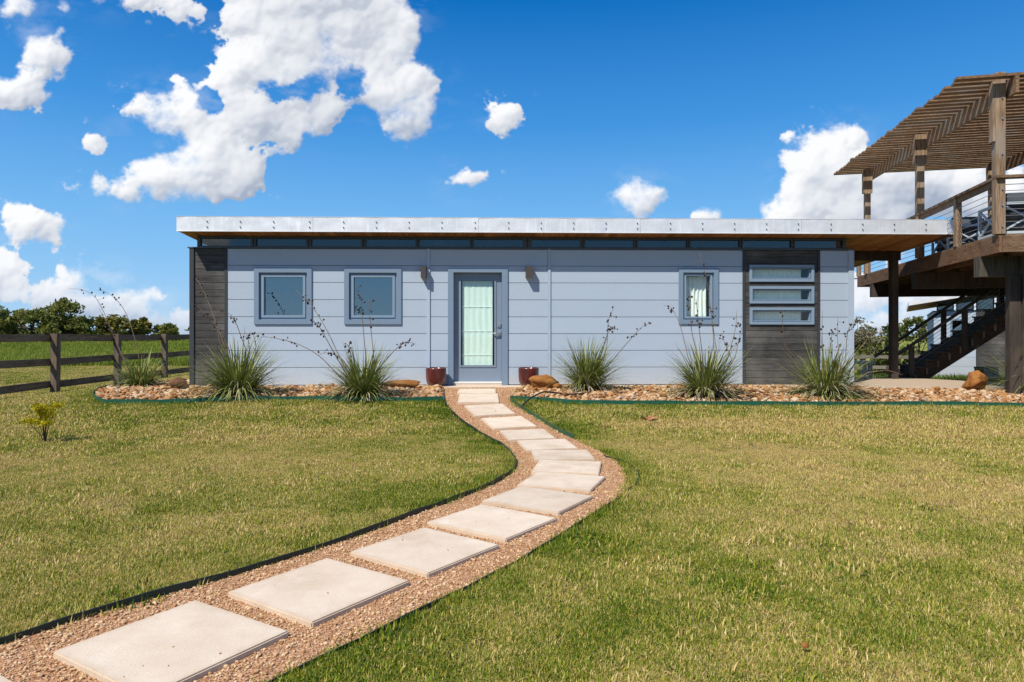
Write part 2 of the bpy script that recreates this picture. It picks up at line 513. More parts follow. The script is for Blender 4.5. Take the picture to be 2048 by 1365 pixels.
M_RIVET = paint("rivet", (0.09, 0.09, 0.10), 0.5)
M_ROOF = paint("roof_membrane", (0.5, 0.5, 0.5), 0.7)
M_SOFFIT = wood("cedar_soffit", (0.20, 0.075, 0.020), (0.50, 0.235, 0.075), 'y', 0.5, 0.55, (0.33, 0.14, 0.042), fine=45)
M_CONC = stone_mat("concrete_ledge", [(0.0, (0.40, 0.29, 0.20)), (0.5, (0.56, 0.44, 0.33)), (1.0, (0.64, 0.54, 0.43))], None, 5, 0.9, 0.3, 0.004)
M_PATIO = stone_mat("patio_concrete", [(0.0, (0.36, 0.26, 0.18)), (1.0, (0.52, 0.41, 0.30))], None, 3, 0.9, 0.3, 0.004)
M_GLASS = glass_mat("window_glass", (0.40, 0.52, 0.54), 0.22)
M_GLASSC = glass_mat("clear_window_glass", (0.97, 0.99, 0.985), 0.03)
M_GLASSK = glass_mat("clerestory_glass", (0.40, 0.45, 0.48), 0.065)
M_CURT = cloth("mint_curtain", (0.72, 0.86, 0.76))
M_CURTW = cloth("lace_curtain", (0.86, 0.88, 0.80))
M_PAPER = cloth("pale_green_paper", (0.52, 0.66, 0.52))
M_STEEL = paint("satin_nickel", (0.55, 0.54, 0.52), 0.28, spec=0.8)
M_STEEL.node_tree.nodes['Principled BSDF'].inputs['Metallic'].default_value = 0.9
M_LAMP = paint("bronze_lamp", (0.065, 0.054, 0.048), 0.5, spec=0.4)
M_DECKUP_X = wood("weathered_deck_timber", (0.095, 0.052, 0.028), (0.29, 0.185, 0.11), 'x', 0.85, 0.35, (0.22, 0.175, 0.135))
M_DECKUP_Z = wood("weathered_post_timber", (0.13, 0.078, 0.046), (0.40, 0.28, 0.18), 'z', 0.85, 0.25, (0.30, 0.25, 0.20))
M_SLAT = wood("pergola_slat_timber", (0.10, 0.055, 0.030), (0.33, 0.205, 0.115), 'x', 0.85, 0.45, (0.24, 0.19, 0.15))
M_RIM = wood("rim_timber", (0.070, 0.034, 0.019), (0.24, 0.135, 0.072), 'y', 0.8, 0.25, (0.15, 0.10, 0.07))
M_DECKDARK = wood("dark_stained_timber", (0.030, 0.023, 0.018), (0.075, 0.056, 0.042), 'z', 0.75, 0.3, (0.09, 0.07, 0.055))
M_STRINGERSHADE = wood("shaded_stringer_timber", (0.026, 0.015, 0.010), (0.085, 0.050, 0.031), 'x', 0.8, 0.2)  # darker than the rim timber: the deck's shade put into the colour
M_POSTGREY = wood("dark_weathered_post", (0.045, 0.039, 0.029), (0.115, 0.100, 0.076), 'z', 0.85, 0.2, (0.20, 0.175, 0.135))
M_FENCE = wood("fence_timber", (0.055, 0.036, 0.024), (0.21, 0.145, 0.092), 'y', 0.85, 0.4, (0.17, 0.13, 0.09))
M_FENCEPOST = wood("fence_post_timber", (0.05, 0.037, 0.027), (0.20, 0.14, 0.095), 'z', 0.85, 0.4, (0.16, 0.13, 0.10))
M_FENCEGREY = wood("grey_fence_timber", (0.13, 0.115, 0.09), (0.28, 0.25, 0.20), 'x', 0.85, 0.4)
M_CABLE = paint("steel_cable", (0.20, 0.20, 0.21), 0.4)
M_CHAIR = paint("grey_chair_frame", (0.46, 0.53, 0.57), 0.45)
M_CUSH = cloth("charcoal_cushion", (0.065, 0.075, 0.09))
M_CUSH2 = cloth("grey_cushion", (0.13, 0.13, 0.125))
M_WHITE = paint("white_paint", (0.72, 0.72, 0.68), 0.6)
M_EDGE = paint("green_edging_metal", (0.010, 0.085, 0.048), 0.4, 0.1, 0.5, 0.35)
M_EDGEDARK = paint("dark_green_edging_metal", (0.012, 0.030, 0.024), 0.5, 0.1, 0.4, 0.5)
M_HOSE = paint("black_rubber", (0.012, 0.012, 0.013), 0.45, spec=0.5)
M_ROCK = stone_mat("rust_sandstone", [(0.0, (0.09, 0.033, 0.010)), (0.5, (0.27, 0.105, 0.026)), (0.85, (0.40, 0.175, 0.045)), (1.0, (0.46, 0.24, 0.09))], None, 5, 0.85, 0.9, 0.02, 0.62)
M_ROCKBR = stone_mat("brown_sandstone", [(0.0, (0.085, 0.04, 0.02)), (0.6, (0.20, 0.10, 0.05)), (1.0, (0.30, 0.17, 0.09))], None, 5, 0.85, 0.9, 0.02)
ST = [(0.0, (0.16, 0.065, 0.024)), (0.22, (0.34, 0.145, 0.045)), (0.45, (0.44, 0.24, 0.10)), (0.72, (0.51, 0.33, 0.175)), (0.94, (0.57, 0.44, 0.30)), (1.0, (0.32, 0.22, 0.15))]
M_STONE = stone_mat("river_rock", ST, None, 14, 0.8, 0.4, 0.006)
M_STONEF = stone_mat("river_rock_fill", ST, 'tint', 14, 0.8, 0.4, 0.006)
M_BLOCK = stone_mat("mottled_stone", [(0.0, (0.10, 0.09, 0.065)), (1.0, (0.36, 0.33, 0.25))], None, 14, 0.9)
M_BARK = wood("bark", (0.05, 0.038, 0.028), (0.13, 0.10, 0.075), 'z', 0.9, fine=18)
M_DEADLEAF = paint("dead_leaf", (0.33, 0.15, 0.07), 0.8)
M_POD = paint("dry_seed_pod", (0.055, 0.032, 0.024), 0.8, 0.3)
M_STALK = paint("dry_stalk", (0.20, 0.135, 0.088), 0.8, 0.5)


def glaze():
    M = Mat("oxblood_glaze")
    n = M.noise(M.pos((1, 1, 0.35)), 16, 5, 0.65)
    c = M.mix(M.ramp(n, 0.35, 0.7), (0.050, 0.008, 0.007), (0.145, 0.022, 0.015))
    M.l(c, M.b.inputs['Base Color'])
    M.b.inputs['Roughness'].default_value = 0.38
    M.b.inputs['Coat Weight'].default_value = 0.3
    M.b.inputs['Coat Roughness'].default_value = 0.1
    return M.m


M_POT = glaze()


def slab_mat():
    M = Mat("limestone_paver")
    p = M.pos()
    a = M.noise(p, 150, 3, 0.7); b = M.noise(p, 5, 4); d = M.noise(p, 45, 4, 0.6)
    c = M.mix(M.ramp(b, 0.3, 0.75), (0.63, 0.505, 0.375), (0.72, 0.615, 0.485))
    c = M.mix(M.math('MULTIPLY', M.ramp(a, 0.56, 0.68), 0.55), c, (0.40, 0.30, 0.22))
    c = M.mix(M.math('MULTIPLY', M.ramp(d, 0.60, 0.75), 0.28), c, (0.47, 0.37, 0.29))
    st = M.noise(p, 1.9, 6, 0.7)
    c = M.mix(M.math('MULTIPLY', M.ramp(st, 0.50, 0.70), 0.55), c, (0.45, 0.335, 0.225))
    oc = M.n('ShaderNodeTexCoord').outputs['Generated']
    sx = M.n('ShaderNodeSeparateXYZ'); M.l(oc, sx.inputs[0])
    ed = M.math('MAXIMUM', M.math('ABSOLUTE', M.math('SUBTRACT', sx.outputs[0], 0.5)), M.math('ABSOLUTE', M.math('SUBTRACT', sx.outputs[1], 0.5)))
    ed = M.math('ADD', ed, M.math('MULTIPLY', M.math('SUBTRACT', M.noise(p, 9, 4), 0.5), 0.10))
    c = M.mix(M.math('MULTIPLY', M.ramp(ed, 0.44, 0.52), 0.45), c, (0.47, 0.33, 0.21))
    c = M.val(c, M.math('MULTIPLY_ADD', M.rnd(), 0.12, 0.94))
    M.l(c, M.b.inputs['Base Color'])
    M.b.inputs['Roughness'].default_value = 0.9
    M.b.inputs['Specular IOR Level'].default_value = 0.15
    M.bump(M.math('ADD', a, d), 0.35, 0.003)
    return M.m


M_SLAB = slab_mat()


def gravel_base():
    M = Mat("red_gravel_base")
    p = M.pos()
    vo = M.n('ShaderNodeTexVoronoi'); M.l(p, vo.inputs['Vector']); vo.inputs['Scale'].default_value = 95
    n = M.noise(p, 3.0, 4)
    sp = M.n('ShaderNodeSeparateColor'); M.l(vo.outputs['Color'], sp.inputs[0])
    c = M.mix(sp.outputs[0], (0.32, 0.15, 0.075), (0.60, 0.36, 0.21))
    c = M.mix(M.math('MULTIPLY', M.ramp(n, 0.45, 0.75), 0.6), c, (0.47, 0.25, 0.12))
    M.l(c, M.b.inputs['Base Color'])
    M.b.inputs['Roughness'].default_value = 0.95
    M.b.inputs['Specular IOR Level'].default_value = 0.1
    M.bump(vo.outputs['Distance'], 0.8, 0.01)
    return M.m


M_GRAVELBASE = gravel_base()


def pebble():
    M = Mat("red_gravel")
    vo = M.n('ShaderNodeTexVoronoi'); M.l(M.pos(), vo.inputs['Vector']); vo.inputs['Scale'].default_value = 60
    sp = M.n('ShaderNodeSeparateColor'); M.l(vo.outputs['Color'], sp.inputs[0])
    cr = M.n('ShaderNodeValToRGB'); M.l(sp.outputs[1], cr.inputs[0])
    e = cr.color_ramp.elements
    e[0].position = 0; e[0].color = (0.32, 0.165, 0.075, 1)
    e[1].position = 1; e[1].color = (0.72, 0.53, 0.33, 1)
    q = e.new(0.5); q.color = (0.56, 0.345, 0.175, 1)
    M.l(cr.outputs[0], M.b.inputs['Base Color'])
    M.b.inputs['Roughness'].default_value = 0.9
    M.b.inputs['Specular IOR Level'].default_value = 0.15
    return M.m


M_PEBBLE = pebble()


def ground_mat():
    M = Mat("turf_soil")
    p = M.pos()
    n = M.noise(p, 0.55, 5); f = M.noise(p, 28, 5, 0.7); h = M.noise(p, 3.0, 4)
    c = M.mix(M.ramp(f, 0.3, 0.7), (0.045, 0.034, 0.012), (0.21, 0.155, 0.056))
    c = M.mix(M.math('MULTIPLY', M.ramp(h, 0.4, 0.7), 0.6), c, (0.10, 0.12, 0.03))
    # the open field beyond the garden is greener
    xyz = M.n('ShaderNodeSeparateXYZ'); M.l(p, xyz.inputs[0])
    far = M.ramp(xyz.outputs[1], 7.0, 24.0)
    fld = M.mix(M.ramp(M.noise(M.pos((0.3, 1, 1)), 0.35, 5, 0.65), 0.35, 0.7), (0.16, 0.21, 0.028), (0.33, 0.30, 0.08))
    c = M.mix(far, c, fld)
    M.l(c, M.b.inputs['Base Color'])
    M.b.inputs['Roughness'].default_value = 0.95
    M.b.inputs['Specular IOR Level'].default_value = 0.1
    M.bump(f, 0.8, 0.02)
    return M.m


M_GROUND = ground_mat()
M_GRASS = leafy("lawn_grass", [(0.0, (0.045, 0.110, 0.006)), (0.25, (0.165, 0.245, 0.010)), (0.42, (0.320, 0.325, 0.022)), (0.58, (0.56, 0.440, 0.115)), (0.80, (0.80, 0.620, 0.290)), (1.0, (0.45, 0.29, 0.115))], 0.28, True, big=0.25, bigscale=2.2)
M_FIELD = leafy("field_grass", [(0.0, (0.13, 0.20, 0.018)), (0.35, (0.26, 0.32, 0.035)), (0.7, (0.40, 0.39, 0.09)), (1.0, (0.55, 0.46, 0.19))], 0.35, True, big=0.4, bigscale=0.4)
M_YUCCA = leafy("yucca_leaf", [(0.0, (0.065, 0.090, 0.018)), (0.36, (0.180, 0.215, 0.045)), (0.70, (0.37, 0.38, 0.12)), (0.86, (0.48, 0.42, 0.26)), (1.0, (0.50, 0.44, 0.32))], 0.15, rough=0.5)
M_TREE = leafy("tree_leaf", [(0.0, (0.065, 0.085, 0.017)), (0.5, (0.155, 0.175, 0.034)), (0.85, (0.27, 0.26, 0.055)), (1.0, (0.36, 0.29, 0.07))], 0.35)
M_TREEY = leafy("yellowing_leaf", [(0.0, (0.060, 0.075, 0.014)), (0.5, (0.14, 0.14, 0.022)), (1.0, (0.34, 0.26, 0.04))], 0.25)
M_TREEP = leafy("pale_leaf", [(0.0, (0.13, 0.11, 0.07)), (0.5, (0.25, 0.22, 0.14)), (1.0, (0.40, 0.36, 0.26))], 0.25)
M_BUSHR = leafy("green_bush_leaf", [(0.0, (0.045, 0.062, 0.014)), (0.5, (0.105, 0.125, 0.025)), (0.85, (0.20, 0.185, 0.04)), (1.0, (0.30, 0.23, 0.06))], 0.25)
M_GOLD = leafy("golden_leaf", [(0.0, (0.20, 0.18, 0.008)), (0.6, (0.58, 0.48, 0.012)), (1.0, (0.78, 0.68, 0.03))], 0.3)


# ------------------------------------------------------------------ mesh helpers
class MB:
    def __init__(s): s.v = []; s.f = []; s.t = []

    def quad_box(s, c8):
        i = len(s.v); s.v += [tuple(p) for p in c8]
        for q in ((0, 3, 2, 1), (4, 5, 6, 7), (0, 1, 5, 4), (1, 2, 6, 5), (2, 3, 7, 6), (3, 0, 4, 7)):
            s.f.append(tuple(i + k for k in q))

    def box(s, x0, x1, y0, y1, z0, z1):
        s.quad_box([(x0, y0, z0), (x1, y0, z0), (x1, y1, z0), (x0, y1, z0), (x0, y0, z1), (x1, y0, z1), (x1, y1, z1), (x0, y1, z1)])

    def beam(s, a, b, w, h, up=(0, 0, 1)):
        """rectangular bar from a to b, w sideways, h along up"""
        a = Vector(a); b = Vector(b); d = (b - a).normalized(); u = Vector(up)
        sd = d.cross(u).normalized(); u = sd.cross(d).normalized()
        sd *= w / 2; u *= h / 2
        s.quad_box([a - sd - u, a + sd - u, b + sd - u, b - sd - u, a - sd + u, a + sd + u, b + sd + u, b - sd + u])

    def tube(s, pts, r, n=6, cap=True):
        pts = [Vector(p) for p in pts]
        rs = r if isinstance(r, (list, tuple)) else [r] * len(pts)
        base = len(s.v)
        for k, p in enumerate(pts):
            d = (pts[min(k + 1, len(pts) - 1)] - pts[max(k - 1, 0)]).normalized()
            a = d.cross(Vector((0, 0, 1)) if abs(d.z) < 0.9 else Vector((1, 0, 0))).normalized(); b = d.cross(a)
            for j in range(n):
                t = 2 * math.pi * j / n
                s.v.append(tuple(p + (a * math.cos(t) + b * math.sin(t)) * rs[k]))
        for k in range(len(pts) - 1):
            for j in range(n):
                j2 = (j + 1) % n
                s.f.append((base + k * n + j, base + k * n + j2, base + (k + 1) * n + j2, base + (k + 1) * n + j))
        if cap:
            s.f.append(tuple(base + j for j in range(n))[::-1])
            s.f.append(tuple(base + (len(pts) - 1) * n + j for j in range(n)))

    def build(s, name, mat, parent=None, org=(0, 0, 0), smooth=False, loc=None, kind=None):
        me = bpy.data.meshes.new(name)
        ox, oy, oz = org
        me.from_pydata([(x - ox, y - oy, z - oz) for x, y, z in s.v], [], s.f)
        me.materials.append(mat)
        if smooth:
            me.polygons.foreach_set('use_smooth', [True] * len(me.polygons))
        me.update()
        return link(name, me, parent, loc, kind)


def link(name, me, parent=None, loc=None, kind=None):
    o = bpy.data.objects.new(name, me)
    COL.objects.link(o)
    if parent is not None: o.parent = parent
    if loc is not None: o.location = loc
    if kind: o['kind'] = kind
    return o


def np_mesh(name, V, Fq, mat, tint=None, tris=None, smooth=False):
    """mesh from arrays: Fq quads (n,4) and tris (m,3); tint per vertex"""
    me = bpy.data.meshes.new(name)
    nq = 0 if Fq is None else len(Fq); nt_ = 0 if tris is None else len(tris)
    me.vertices.add(len(V)); me.vertices.foreach_set('co', np.asarray(V, np.float32).ravel())
    idx = []
    if nq: idx.append(np.asarray(Fq).ravel())
    if nt_: idx.append(np.asarray(tris).ravel())
    idx = np.concatenate(idx).astype(np.int32)
    me.loops.add(len(idx)); me.loops.foreach_set('vertex_index', idx)
    st = np.concatenate([np.arange(nq) * 4, nq * 4 + np.arange(nt_) * 3]).astype(np.int32)
    me.polygons.add(nq + nt_); me.polygons.foreach_set('loop_start', st)
    me.update(calc_edges=True)
    if tint is not None:
        a = me.attributes.new('tint', 'FLOAT', 'POINT'); a.data.foreach_set('value', np.asarray(tint, np.float32))
    if smooth: me.polygons.foreach_set('use_smooth', np.ones(nq + nt_, bool))
    me.materials.append(mat)
    me.update()
    return me


def empty(name, loc, label, cat, group=None, rz=0):
    o = bpy.data.objects.new(name, None)
    COL.objects.link(o)
    o.location = loc; o.rotation_euler = (0, 0, rz)
    o.empty_display_size = 0.2
    tag(o, label, cat, group)
    return o


def tag(o, label, cat, group=None):
    o['label'] = label; o['category'] = cat
    if group: o['group'] = group
    return o


def part(mb, name, mat, parent, smooth=False):
    """a part of a thing whose Empty stands unrotated at parent.location (or of one of its parts)"""
    p = parent; org = Vector((0, 0, 0))
    while p is not None:
        org += p.location; p = p.parent
    return mb.build(name, mat, parent, org, smooth)


def bx(*a):
    m = MB(); m.box(*a); return m


def ss(a, b, x):
    t = np.clip((x - a) / (b - a), 0, 1); return t * t * (3 - 2 * t)


def gz(x, y):
    """height of the ground"""
    x = np.asarray(x, float); y = np.asarray(y, float)
    gy = np.interp(y, [-5.6, -4.6, -3.8, -3.0, -2.2, -1.5, -.4, 40], [-.32, -.28, -.22, -.14, -.075, -.05, -.04, -.04])
    w = ss(-9.6, -6.6, x)
    z = -.32 + (gy + .32) * w
    z = z + .82 * ss(9, 34, y) * (1 - ss(-9, -1, x))          # the field beyond the fence climbs a little
    return z - np.clip(.075 * (y - 1.2), 0, 1.4) * ss(4, 9, x)


def smooth_line(pts, n=6):
    P = [np.array(p, float) for p in pts]
    P = [2 * P[0] - P[1]] + P + [2 * P[-1] - P[-2]]
    out = []
    for i in range(1, len(P) - 2):
        for k in range(n):
            t = k / n
            a, b, c, d = P[i - 1], P[i], P[i + 1], P[i + 2]
            out.append(0.5 * ((2 * b) + (-a + c) * t + (2 * a - 5 * b + 4 * c - d) * t * t + (-a + 3 * b - 3 * c + d) * t ** 3))
    out.append(P[-2])
    return np.array(out)


def in_poly(x, y, poly):
    poly = np.asarray(poly); c = np.zeros(len(x), bool)
    x2, y2 = poly[-1]
    for x1, y1 in poly:
        k = ((y1 > y) != (y2 > y))
        with np.errstate(divide='ignore', invalid='ignore'):
            c ^= k & (x < (x2 - x1) * (y - y1) / (y2 - y1 + 1e-12) + x1)
        x2, y2 = x1, y1
    return c


def dist_line(x, y, line):
    d = np.full(len(x), 1e9)
    for (x1, y1), (x2, y2) in zip(line[:-1], line[1:]):
        L = (x2 - x1) ** 2 + (y2 - y1) ** 2 + 1e-12
        t = np.clip(((x - x1) * (x2 - x1) + (y - y1) * (y2 - y1)) / L, 0, 1)
        d = np.minimum(d, np.hypot(x - x1 - t * (x2 - x1), y - y1 - t * (y2 - y1)))
    return d


# ------------------------------------------------------------------ outlines on the ground
PATH_L = smooth_line([(-0.90, -0.45), (-0.88, -0.9), (-0.78, -2.2), (-0.66, -3.0), (-0.34, -4.13), (-0.10, -4.79), (0.10, -5.38), (0.19, -5.9), (0.21, -6.36), (0.16, -6.72), (0.03, -7.12), (-0.14, -7.47), (-0.33, -7.81), (-0.49, -8.05), (-0.82, -8.62), (-1.30, -9.28), (-1.75, -9.79), (-2.02, -10.16), (-2.5, -10.8), (-3.2, -11.8), (-4.0, -13.0)])
PATH_R = smooth_line([(0.42, -0.45), (0.36, -1.3), (0.25, -2.25), (0.35, -2.85), (0.50, -3.41), (0.62, -3.85), (0.80, -4.52), (0.95, -5.0), (1.05, -5.38), (1.15, -5.75), (1.20, -6.27), (1.17, -6.85), (1.08, -7.29), (0.93, -7.74), (0.71, -8.12), (0.34, -8.79), (0.03, -9.28), (-0.40, -9.89), (-0.79, -10.40), (-1.3, -11.1), (-2.0, -12.1), (-2.8, -13.2)])
BED_L = smooth_line([(-5.95, 1.3), (-6.5, 0.75), (-6.95, 0.15), (-6.98, -0.45), (-6.72, -1.15), (-6.38, -1.85), (-5.95, -2.42), (-5.65, -2.55), (-5.18, -2.56), (-4.51, -2.46), (-3.78, -2.30), (-2.65, -2.31), (-1.52, -2.42), (-0.78, -2.36)])
BED_R = smooth_line([(0.25, -2.27), (0.80, -2.48), (1.44, -2.69), (2.70, -2.77), (3.26, -2.80), (4.54, -2.86), (6.04, -2.87), (7.03, -2.90), (7.81, -3.02), (8.49, -3.12), (9.6, -3.25), (11.0, -3.4)])
PATH_POLY = np.concatenate([PATH_L, PATH_R[::-1]])
BEDL_POLY = np.concatenate([BED_L, np.array([(-0.80, -1.8), (-0.88, -0.9), (-0.90, -0.42), (-5.72, -0.42), (-5.72, 1.2)])])
BEDR_POLY = np.concatenate([BED_R, np.array([(11.0, -2.0), (9.4, -1.62), (6.5, -0.96), (6.5, -0.42), (0.44, -0.42), (0.38, -1.3)])])
PATIO = [(6.5, -0.42), (6.5, -0.92), (9.35, -1.62), (9.85, 0.1), (8.9, 1.75), (6.9, 1.75), (6.9, -0.42)]

# ------------------------------------------------------------------ ground
def axis_steps(lo, hi, flo, fhi, fine):
    a = list(np.arange(flo, fhi + 1e-6, fine)); s = fine; v = flo
    left = []
    while v > lo: s *= 1.28; v -= s; left.append(max(v, lo))
    s = fine; v = fhi; right = []
    while v < hi: s *= 1.28; v += s; right.append(min(v, hi))
    return np.array(left[::-1] + a + right)


gxs = axis_steps(-900, 900, -13, 14, 0.3); gys = axis_steps(-300, 1500, -15, 8, 0.3)
GX, GY = np.meshgrid(gxs, gys)
GZ = gz(GX, GY)
V = np.stack([GX, GY, GZ], -1).reshape(-1, 3)
nx, ny = len(gxs), len(gys)
ii = (np.arange(ny - 1)[:, None] * nx + np.arange(nx - 1)[None]).ravel()
gme = np_mesh('ground', V, np.stack([ii, ii + 1, ii + nx + 1, ii + nx], 1), M_GROUND, smooth=True)
link('ground', gme, kind='structure')


def sheet(name, poly, mat, lift, parent=None, step=0.3, zfun=None):
    """flat sheet draped on the ground inside an outline"""
    bm = bmesh.new()
    vs = [bm.verts.new((p[0], p[1], 0)) for p in poly]
    from mathutils.geometry import tessellate_polygon
    for tri in tessellate_polygon([[Vector((p[0], p[1], 0)) for p in poly]]):
        if len(set(tri)) == 3: bm.faces.new([vs[i] for i in tri])
    for ax, lo, hi in ((0, min(p[0] for p in poly), max(p[0] for p in poly)), (1, min(p[1] for p in poly), max(p[1] for p in poly))):
        t = lo + step
        while t < hi:
            co = [0, 0, 0]; no = [0, 0, 0]; co[ax] = t; no[ax] = 1
            bmesh.ops.bisect_plane(bm, geom=bm.verts[:] + bm.edges[:] + bm.faces[:], plane_co=co, plane_no=no)
            t += step
    for v in bm.verts: v.co.z = float((zfun or gz)(v.co.x, v.co.y)) + lift
    bmesh.ops.recalc_face_normals(bm, faces=bm.faces)
    if sum(f.normal.z for f in bm.faces) < 0: bmesh.ops.reverse_faces(bm, faces=bm.faces)
    me = bpy.data.meshes.new(name); bm.to_mesh(me); bm.free()
    me.materials.append(mat)
    return link(name, me, parent, kind='structure')


path = sheet('gravel_path', PATH_POLY, M_GRAVELBASE, 0.008)
M_BEDBASE = stone_mat("bed_soil", [(0.0, (0.12, 0.06, 0.03)), (1.0, (0.34, 0.20, 0.11))], None, 12, 0.95)
bedl = sheet('rock_bed', BEDL_POLY, M_BEDBASE, 0.012)
bedr = sheet('rock_bed', BEDR_POLY, M_BEDBASE, 0.012)
# concrete patio at the right end of the house
mb = MB()
n = len(PATIO)
mb.v = [(x, y, 0.0) for x, y in PATIO] + [(x, y, -0.35) for x, y in PATIO]
mb.f = [tuple(range(n))] + [(i, n + i, n + (i + 1) % n, (i + 1) % n) for i in range(n)]
mb.build('patio', M_PATIO, kind='structure')

# paving slabs: centre, turn, size
SLABS = [(-0.29, -1.36, 0, .64, .78), (-0.24, -2.26, 1, .62, .86), (-0.07, -3.20, 14, .58, .73), (0.18, -4.01, 15, .57, .68), (0.39, -4.75, 10, .56, .60), (0.58, -5.36, 9, .57, .54),
         (0.69, -5.96, 0, .60, .57), (0.68, -6.58, -11, .60, .59), (0.57, -7.19, -21, .61, .57), (0.33, -7.80, -33, .64, .57), (-0.01, -8.39, -37, .64, .58), (-0.39, -8.97, -38, .60, .60),
         (-0.84, -9.55, -36, .61, .60), (-1.27, -10.13, -33, .63, .60), (-1.74, -10.76, -33, .62, .60), (-2.2, -11.4, -33, .61, .61)]
for k, (x, y, a, w, d) in enumerate(SLABS):
    bm = bmesh.new()
    bmesh.ops.create_cube(bm, size=1)
    for v in bm.verts:
        v.co = (v.co.x * w, v.co.y * d, v.co.z * 0.075)
    bmesh.ops.bevel(bm, geom=bm.edges[:], offset=0.006, segments=2, affect='EDGES')
    me = bpy.data.meshes.new('paving_slab'); bm.to_mesh(me); bm.free(); me.materials.append(M_SLAB)
    o = link('paving_slab', me, path)
    e = 0.25
    sx = float(gz(x + e, y) - gz(x - e, y)) / (2 * e); sy = float(gz(x, y + e) - gz(x, y - e)) / (2 * e)
    nrm = Vector((-sx, -sy, 1)).normalized()
    q = Vector((0, 0, 1)).rotation_difference(nrm)
    o.rotation_mode = 'QUATERNION'
    o.rotation_quaternion = q @ Matrix.Rotation(R(a), 4, 'Z').to_quaternion()
    o.location = (x, y, float(gz(x, y)) + 0.030 - 0.0375 + 0.004)


# steel edging
def edging(name, line, mat, h, top, label, wave=0.004):
    mb = MB(); t = 0.006
    L = len(line)
    ph = rng.random() * 6
    for k, (x, y) in enumerate(line):
        d = line[min(k + 1, L - 1)] - line[max(k - 1, 0)]; d = d / (np.hypot(*d) + 1e-9)
        nx_, ny_ = -d[1] * t / 2, d[0] * t / 2
        z = float(gz(x, y)) + top + wave * math.sin(k * 0.55 + ph) + wave * 0.6 * math.sin(k * 1.3 + ph * 2)
        mb.v += [(x - nx_, y - ny_, z - h), (x + nx_, y + ny_, z - h), (x + nx_, y + ny_, z), (x - nx_, y - ny_, z)]
    for k in range(L - 1):
        a = 4 * k; b = a + 4
        for i in range(4):
            j = (i + 1) % 4
            mb.f.append((a + i, b + i, b + j, a + j))
    mb.f += [(0, 1, 2, 3), (4 * L - 1, 4 * L - 2, 4 * L - 3, 4 * L - 4)]
    o = mb.build(name, mat)
    tag(o, label, 'edging', 'green metal edging strips')
    return o


edging('garden_edging', PATH_L[6:], M_EDGEDARK, 0.13, 0.042, 'dark green metal edging along the left side of the slab path')
kR = int(np.argmin(np.hypot(PATH_R[:, 0] - 0.25, PATH_R[:, 1] + 2.27)))
edging('garden_edging', PATH_R[kR:kR + 30], M_EDGE, 0.13, 0.055, 'bright green metal edging from the hose along the upper right side of the path')
edging('garden_edging', smooth_line([(1.12, -5.95), (1.27, -6.35), (1.29, -6.75), (1.22, -7.15), (1.05, -7.52)]), M_EDGEDARK, 0.10, 0.03, 'short dark edging piece sunk in grass at the outer bend of the path')
k2 = int(np.argmin(np.hypot(PATH_R[:, 0] - 0.93, PATH_R[:, 1] + 7.74)))
edging('garden_edging', PATH_R[k2:], M_EDGEDARK, 0.10, 0.018, 'low dark edging along the lower right side of the path', 0.004)
edging('garden_edging', BED_L, M_EDGE, 0.16, 0.072, 'green metal edging round the rock bed left of the path', 0.006)
edging('garden_edging', BED_R, M_EDGE, 0.16, 0.068, 'green metal edging in front of the rock bed right of the path')

# ------------------------------------------------------------------ the house
HX0, HX1, HD = -5.67, 6.872, 4.5
house = empty('house', (0.6, 0, -0.04), 'long blue-grey single-storey house with overhanging metal-edged roof and glazed door', 'house')
SILL = 2.541                                                 # top of the boarded wall
ROWS = [-0.011, 0.318, 0.636, 0.951, 1.268, 1.589, 1.911, 2.228, SILL]


def rsoff(y): return 2.812 - 0.07 * (y + 0.42)               # underside of the roof


OPEN = {'w1': (-4.478, -3.411, 1.127, 2.181), 'w2': (-2.806, -1.741, 1.127, 2.181), 'door': (-0.868, 0.256, -0.02, 2.174), 'w3': (3.502, 4.259, 1.134, 2.195),
        's1': (4.854, 6.098, 1.941, 2.26), 's2': (4.860, 6.100, 1.526, 1.855), 's3': (4.860, 6.100, 1.126, 1.451)}


def cut_rects(x0, x1, z0, z1, holes):
    xs = sorted({x0, x1, *[min(max(h[i], x0), x1) for h in holes for i in (0, 1)]})
    out = []
    for a, b in zip(xs[:-1], xs[1:]):
        if b - a < 1e-4: continue
        zs = [z0]
        spans = sorted([(max(h[2], z0), min(h[3], z1)) for h in holes if h[0] < (a + b) / 2 < h[1] and h[2] < z1 and h[3] > z0])
        cur = z0; cells = []
        for s0, s1 in spans:
            if s0 - cur > 1e-3: cells.append((cur, s0))
            cur = max(cur, s1)
        if z1 - cur > 1e-3: cells.append((cur, z1))
        out.append((a, b, cells))
    groups = []; cur = []
    for a, b, cells in out:
        if cells: cur += [(a, b, c0, c1) for c0, c1 in cells]
        elif cur: groups.append(cur); cur = []
    if cur: groups.append(cur)
    return groups


